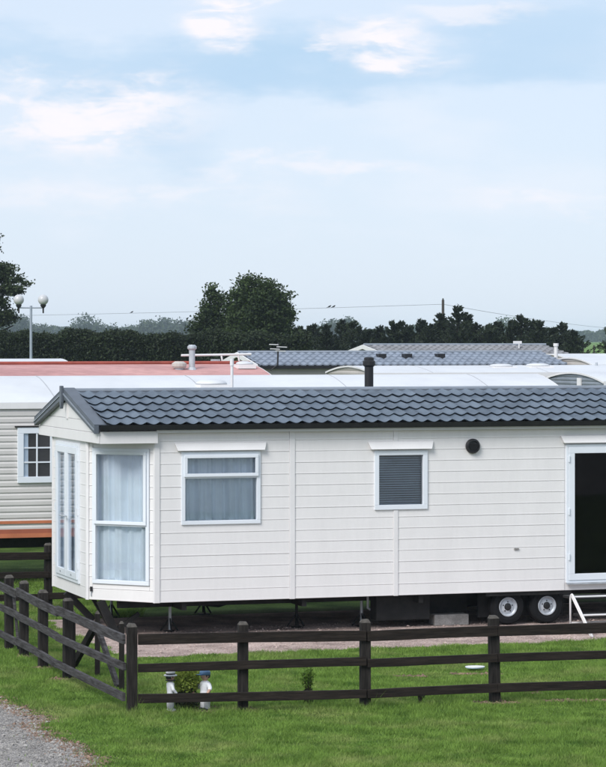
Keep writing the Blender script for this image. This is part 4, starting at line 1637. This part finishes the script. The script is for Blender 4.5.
def hgt(py, Y):
    return CAM_H + (340 - py) / 2700.0 * Y


# the big dark tree and its smaller companion
Yt = 125.0
broad_tree('leafy_tree', 'large dark round-headed tree standing above the tiled roof', pxw(258, Yt), Yt,
           [(0, 0, 4.5, 1.45, 1.4, 1.5), (.55, 0, 5.2, 1.0, 1.0, 1.1), (-.35, 0, 5.5, 1.0, 1.0, 1.15), (.9, 0, 3.8, .85, 1.0, 1.3),
            (-.7, .2, 3.4, 1.0, 1.0, 1.3), (.1, 0, 2.6, 1.4, 1.2, 1.6), (1.1, -.1, 4.8, .55, .6, .7), (.15, 0, 6.0, .6, .6, .65)],
           .075, 1700, 40, 71, .14)
broad_tree('leafy_tree', 'smaller looser dark tree touching the left of the large round tree', pxw(214, 127), 127,
           [(0, 0, 4.3, .95, .9, 1.2), (-.6, 0, 4.0, .6, .6, .9), (.2, 0, 5.2, .6, .6, .85), (-.2, 0, 5.6, .35, .4, .75), (0, 0, 2.8, 1.2, 1.0, 1.6),
            (.8, 0, 4.6, .5, .6, .8)],
           .075, 520, 34, 72, .13)

# conifer row
TOPS = [(297, 327), (311, 325), (326, 325), (339, 320.5), (352, 321.5), (365, 330), (379, 327), (390, 321.5), (402, 322), (418, 320), (429, 325),
        (438, 314), (447, 322), (456, 305.5), (465, 314), (475, 324), (487, 325), (497, 322), (509, 321), (521, 315.5), (530, 321), (539, 321),
        (550, 328), (561, 323), (570, 331)]
ORD = ['first', 'second', 'third', 'fourth', 'fifth', 'sixth', 'seventh', 'eighth', 'ninth', 'tenth', 'eleventh', 'twelfth', 'thirteenth',
       'fourteenth', 'fifteenth', 'sixteenth', 'seventeenth', 'eighteenth', 'nineteenth', 'twentieth', 'twenty-first', 'twenty-second',
       'twenty-third', 'twenty-fourth', 'twenty-fifth']
SPECIAL = {0: 'first dark conifer of the row, tucked against the large round tree',
           13: 'tallest pointed dark conifer, just right of the utility pole',
           24: 'last dark conifer at the right end of the row beside the field'}
for i, (px, py) in enumerate(TOPS):
    Yc = 140 + 3 * math.sin(i * 2.3)
    conifer('conifer_tree', SPECIAL.get(i, 'dark conifer, %s from the left in the row behind the lodges' % ORD[i]), pxw(px, Yc), Yc,
            hgt(py, Yc) + .05, 2.25 + .4 * math.sin(i * 1.7), 200 + i, .08, 46, whorls=140, group='conifers in the windbreak row', power=.95, droop=-.35, gap=.45,
            lean=.16 + .12 * math.sin(i * 2.9))

def pine_blob(px, py, rx, rz, Y=121.0):
    return (pxw(px, Y) - pxw(-26, Y), random.Random(px).uniform(-.3, .3), hgt(py, Y), rx, rx * .9, rz)


broad_tree('pine_tree', 'dark spreading pine tree cut off by the left edge above the lamp', pxw(-26, 121.0), 121.0,
           [pine_blob(-6, 272, .75, .28), pine_blob(6, 268, .42, .20), pine_blob(10, 279, .62, .20), pine_blob(27, 283, .36, .09),
            pine_blob(4, 290, .62, .26), pine_blob(-4, 302, .60, .34), pine_blob(14, 290, .45, .16), pine_blob(-2, 247, .26, .10), pine_blob(-3, 236, .24, .08),
            pine_blob(-20, 255, .8, .45), pine_blob(-34, 235, .9, .6), pine_blob(-30, 275, 1.3, .8), pine_blob(-45, 290, 1.2, .6), pine_blob(4, 316, .6, .3),
            pine_blob(-18, 320, 1.0, .5)],
           .075, 900, 26, 301, .12, m='leaf_cedar')
conifer('conifer_tree', 'dark conifer at the far right edge of the picture by the field', pxw(616, 112), 112, hgt(290, 112), 1.0, 302, .075, 60, whorls=130)


def make_hedge():
    rng = np.random.default_rng(31)
    Y0 = 118.0
    x0, x1 = pxw(-110, Y0), pxw(312, Y0)
    t = thing('hedge', 'long dark clipped hedge behind the pink roof and the twin lamp', 'hedge', (0, Y0, 0))
    n = 190000

    def top(x):
        return 3.92 + .08 * np.sin(x * 1.3) + .06 * np.sin(x * 3.1 + 1) + .05 * np.sin(x * 6.7 + 2) + .16 * np.exp(-((x + 10.3) / .8) ** 2)
    x = rng.uniform(x0, x1, n)
    face = rng.random(n)
    z = np.where(face < .75, top(x) * (1 - .85 * rng.random(n) ** 1.2), top(x) + rng.normal(0, .08, n))
    y = np.where(face < .75, rng.normal(0, .14, n) + .12 * np.sin(x * 2.1 + z), rng.uniform(0, 2.0, n))
    P = np.stack([x, y, z], 1)
    link('foliage', np_mesh('foliage', leaf_quads(P, .065, .1, rng), 4), 'leaf_hedge', t)
    mb = MB()
    xs = np.linspace(x0, x1, 80)
    poly = [(float(a), float(top(a)) - .22) for a in xs]
    vs, fs = [], []
    for (a, b) in poly:
        vs += [(a, .25, 0), (a, .25, b), (a, 1.9, b), (a, 1.9, 0)]
    for i in range(len(poly) - 1):
        for k in range(3):
            p = i * 4 + k
            fs.append((p, p + 4, p + 5, p + 1))
    mb.add(vs, fs).build('inner_growth', 'leaf_hedge', t)


make_hedge()

# far trees, seen through the air
FAR = [(16, 313, 13, 'blue distant tree right below the cedar at the left edge'),
       (40, 324, 12, 'low blue distant tree beside the lamp post'),
       (88, 316, 15, 'large round blue distant tree between the lamp and the big tree'),
       (112, 326, 9, 'small blue distant tree just right of the large round one'),
       (133, 325, 11, 'blue distant tree midway along the far tree line'),
       (149, 320, 11, 'blue distant tree below the lone bird'),
       (165, 319, 12, 'blue distant tree second left of the big tree'),
       (181, 321, 11, 'blue distant tree half hidden by the big tree'),
       (345, 318, 13, 'blue distant tree behind the left conifers'),
       (330, 321, 11, 'blue distant tree showing right of the big tree'),
       (507, 317, 15, 'blue distant tree behind the right conifers')]
for i, (px, py, rp_, lab) in enumerate(FAR):
    Yf = 1150 + 60 * math.sin(i * 3.3)
    R = rp_ / 2700 * Yf
    H = hgt(py, Yf)
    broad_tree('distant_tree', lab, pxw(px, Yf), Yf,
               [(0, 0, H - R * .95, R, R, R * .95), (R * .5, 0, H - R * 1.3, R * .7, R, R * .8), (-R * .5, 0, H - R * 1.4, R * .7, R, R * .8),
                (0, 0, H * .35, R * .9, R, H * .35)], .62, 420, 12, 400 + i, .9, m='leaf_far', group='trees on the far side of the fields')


def far_wood():
    rng = np.random.default_rng(77)
    n = 44000
    Y0 = 1350.0
    px = rng.uniform(-60, 680, n)
    f = 1 - .9 * rng.random(n) ** 1.4
    prof = 329 + 1.5 * np.sin(px * .07) + 1.2 * np.sin(px * .19 + 1) + 1.0 * np.sin(px * .43 + 2) + np.where(px > 560, 3.5, 0)
    H = CAM_H + (340 - prof) / 2700 * Y0
    P = np.stack([(px - 303) / 2700 * Y0, Y0 + rng.uniform(0, 30, n), H * f], 1)
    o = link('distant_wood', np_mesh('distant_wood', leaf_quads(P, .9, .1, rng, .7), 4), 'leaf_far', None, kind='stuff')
    o['label'] = 'low blue band of woodland along the horizon'
    o['category'] = 'wood'


far_wood()

# posts of the field boundary on the right
for i, (px, py) in enumerate(((583, 343), (571, 346), (594, 346))):
    Yp = 150.0
    o = thing('field_post', ['tall thin post standing before the green field', 'short left post before the green field',
                             'short right post before the green field'][i], 'post', (pxw(px, Yp), Yp, 0), 0)
    h = hgt(py, Yp)
    MB().tube([(0, 0, -.1), (0, 0, h)], .05, 6).build('shaft', 'pole_wood', o)
    MB().tube([(0, 0, h), (0, 0, h + .04)], .06, 6).build('cap', 'post_top', o)
o = thing('vent_post', 'white vent pipe standing just right of the tiled roofs', 'pipe', W(20.35, 34.6), TH)
MB().tube([(0, 0, 0), (0, 0, 3.62)], .055, 8).build('shaft', 'white_trim', o)
MB().tube([(0, 0, 3.60), (0, 0, 3.68)], .075, 8).build('cap', 'white_trim', o)


# ------------------------------------------------------------------ lawn ornaments and plants
def statue(name, label, X, Y, rz, kind):
    t = thing(name, label, 'statue', (X, Y, 0), rz)
    t.scale = (1.08, 1.08, .965) if kind == 'umpire' else (1.22, 1.2, .965)

    def remesh(o, v=.006):
        r = o.modifiers.new('merge', 'REMESH')
        r.mode = 'VOXEL'
        r.voxel_size = v
        r.use_smooth_shade = True
        s = o.modifiers.new('soften', 'SMOOTH')
        s.iterations = 4
    b = MB()
    if kind == 'umpire':
        b.lathe([(.036, .035), (.042, .08), (.040, .15), (.038, .21), (.045, .27), (.044, .305), (.022, .325)], 16, (0, 0, 0), 1.0, .85)
        b.tube([(.042, 0, .295), (.062, -.01, .245), (.052, -.045, .20)], [.019, .017, .014], 8)
        b.tube([(-.042, 0, .295), (-.060, -.01, .245), (-.050, -.045, .20)], [.019, .017, .014], 8)
    else:
        b.tube([(-.026, 0, .03), (-.028, 0, .10), (-.024, 0, .17)], [.026, .028, .034], 10)
        b.tube([(.026, 0, .03), (.028, 0, .10), (.024, 0, .17)], [.026, .028, .034], 10)
        b.lathe([(.048, .13), (.050, .18), (.047, .22), (.053, .27), (.050, .305), (.024, .325)], 16, (0, 0, 0), 1.0, .8)
        b.tube([(.046, 0, .295), (.075, -.005, .255), (.088, -.02, .235)], [.022, .020, .018], 8)
        b.tube([(-.046, 0, .295), (-.070, -.01, .25), (-.080, -.025, .23)], [.022, .020, .018], 8)
    body = b.build('figure', 'statue_white', t)
    remesh(body)
    h = MB()
    h.lathe([(.018, .315), (.020, .335), (.033, .345), (.038, .365), (.038, .385), (.030, .405), (.012, .415)], 14)
    h.lathe([(.004, 0), (.008, .006), (.006, .014), (.002, .018)], 6, (0, -.039, .362))          # nose
    h.lathe([(.004, 0), (.008, .008), (.004, .018)], 6, (.038, .002, .362))                        # ears
    h.lathe([(.004, 0), (.008, .008), (.004, .018)], 6, (-.038, .002, .362))
    if kind == 'player':
        for s in (-1, 1):
            MB().tube([(s * .086, -.02, .238), (s * .094, -.045, .205), (s * .075, -.07, .185), (s * .068, -.085, .182)], [.013, .012, .013, .007], 8
                      ).build('arm', 'statue_skin', t, smooth=True)
    hd = h.build('head', 'statue_skin', t)
    remesh(hd, .0045)
    hr = MB()
    hr.lathe([(.036, .352), (.041, .370), (.041, .388), (.034, .40)], 14, (0, .006, 0))
    hr.build('hair', 'statue_dark', hd, smooth=True)
    hat = MB()
    if kind == 'umpire':
        hat.lathe([(.062, .384), (.064, .388), (.062, .393), (.044, .398), (.043, .425), (.036, .436), (.012, .440)], 18)
        hb = hat.build('hat', 'statue_white', t, smooth=False)
        MB().lathe([(.0445, .398), (.0450, .4), (.0446, .411), (.0440, .412)], 18).build('hat_band', 'statue_dark', hb)
        MB().lathe([(.033, .328), (.046, .332), (.046, .340), (.03, .345)], 14).build('collar', 'statue_dark', t)
    else:
        hat.lathe([(.046, .385), (.048, .395), (.046, .415), (.034, .432), (.012, .438)], 16)
        hat.box(-.030, .030, -.078, -.040, .388, .394)
        hat.build('cap', 'statue_blue', t, smooth=True)
    sh = MB()
    for s in (-1, 1):
        sh.lathe([(.022, .0), (.026, .012), (.022, .030), (.010, .038)], 10, (s * .024, -.012, 0.004), .9, 1.7)
    sh.build('shoes', 'statue_white' if kind == 'umpire' else 'statue_dark', t, smooth=True)
    MB().lathe([(.060, -.01), (.062, .006), (.050, .012)], 16, (0, -.005, 0), 1.1, 1.0).build('base', 'statue_dark' if kind != 'umpire' else 'leaf_dark', t)


statue('garden_statue', 'small white garden statue in a white hat with dark band', pxw(170.5, 27.34), 27.34, math.radians(110), 'umpire')
statue('garden_statue', 'small white garden statue in a blue cap beside the bush', pxw(205, 27.42), 27.42, math.radians(-50), 'player')


def shrub(name, label, X, Y, H, R, seed, m, leaf, n, dark=True, cat='bush'):
    rng = np.random.default_rng(seed)
    t = thing(name, label, cat, (X, Y, 0))
    s = MB()
    for k in range(7):
        a = k * 2.4
        s.tube([(0, 0, 0), (R * .35 * math.cos(a), R * .35 * math.sin(a), H * .45), (R * .6 * math.cos(a), R * .6 * math.sin(a), H * .8)],
               [.008, .006, .003], 5)
    s.build('stems', 'bark', t)
    d = rng.normal(size=(n, 3))
    d /= np.linalg.norm(d, axis=1)[:, None]
    r = rng.random(n) ** .45
    P = d * r[:, None] * np.array([R, R, H * .30]) + np.array([0, 0, H * .70])
    P += .012 * rng.normal(size=P.shape)
    link('foliage', np_mesh('foliage', leaf_quads(P, leaf, .2, rng), 4), m, t)
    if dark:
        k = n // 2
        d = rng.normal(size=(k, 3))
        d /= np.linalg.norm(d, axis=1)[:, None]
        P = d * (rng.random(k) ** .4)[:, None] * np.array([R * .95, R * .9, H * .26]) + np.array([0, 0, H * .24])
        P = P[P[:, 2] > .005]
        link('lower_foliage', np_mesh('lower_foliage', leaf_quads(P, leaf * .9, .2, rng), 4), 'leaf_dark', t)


shrub('garden_bush', 'lime green bush with dark base between the two garden statues', pxw(187, 27.46), 27.46, .45, .145, 91, 'leaf_shrub', .017, 2300)
shrub('young_shrub', 'small young green shrub on the lawn behind the middle of the fence', pxw(308, 27.9), 27.9, .40, .075, 92, 'leaf_weed', .016, 520, cat='shrub')
shrub('weed', 'tiny dark weed in the grass left of the leaning post', pxw(420, 27.95), 27.95, .12, .04, 93, 'leaf_dark', .014, 90, False, cat='weed')

d = thing('plastic_disc', 'pale blue and white flat plastic disc lying on the grass', 'disc', (pxw(475, 30.75), 30.75, .03), .2)
MB().lathe([(.07, 0), (.10, .004), (.112, .012), (.108, .020), (.095, .022), (.06, .018)], 24, (0, 0, 0), 1, .8).build('dish', 'pale_blue', d, smooth=True)
MB().lathe([(.104, .016), (.114, .017), (.114, .023), (.104, .023)], 24, (0, 0, 0), 1, .8).build('rim', 'statue_white', d)

make_grass()
make_stones()


# ------------------------------------------------------------------ the air over the fields
def make_haze():
    m = bpy.data.materials.new('haze')
    m.use_nodes = True
    t = m.node_tree
    t.nodes.remove(t.nodes['Principled BSDF'])
    v = N(t, 'ShaderNodeVolumePrincipled')
    v.inputs['Color'].default_value = (0.72, 0.85, 1.0, 1)
    v.inputs['Density'].default_value = 0.00020
    v.inputs['Anisotropy'].default_value = 0.0
    L(t, v.outputs[0], t.nodes['Material Output'].inputs['Volume'])
    M['haze'] = m
    o = MB().box(-2600, 2600, -250, 4600, -1.2, 15.0).build('haze', 'haze', None, kind='stuff')
    o['label'] = 'pale blue haze in the air over the fields'


make_haze()
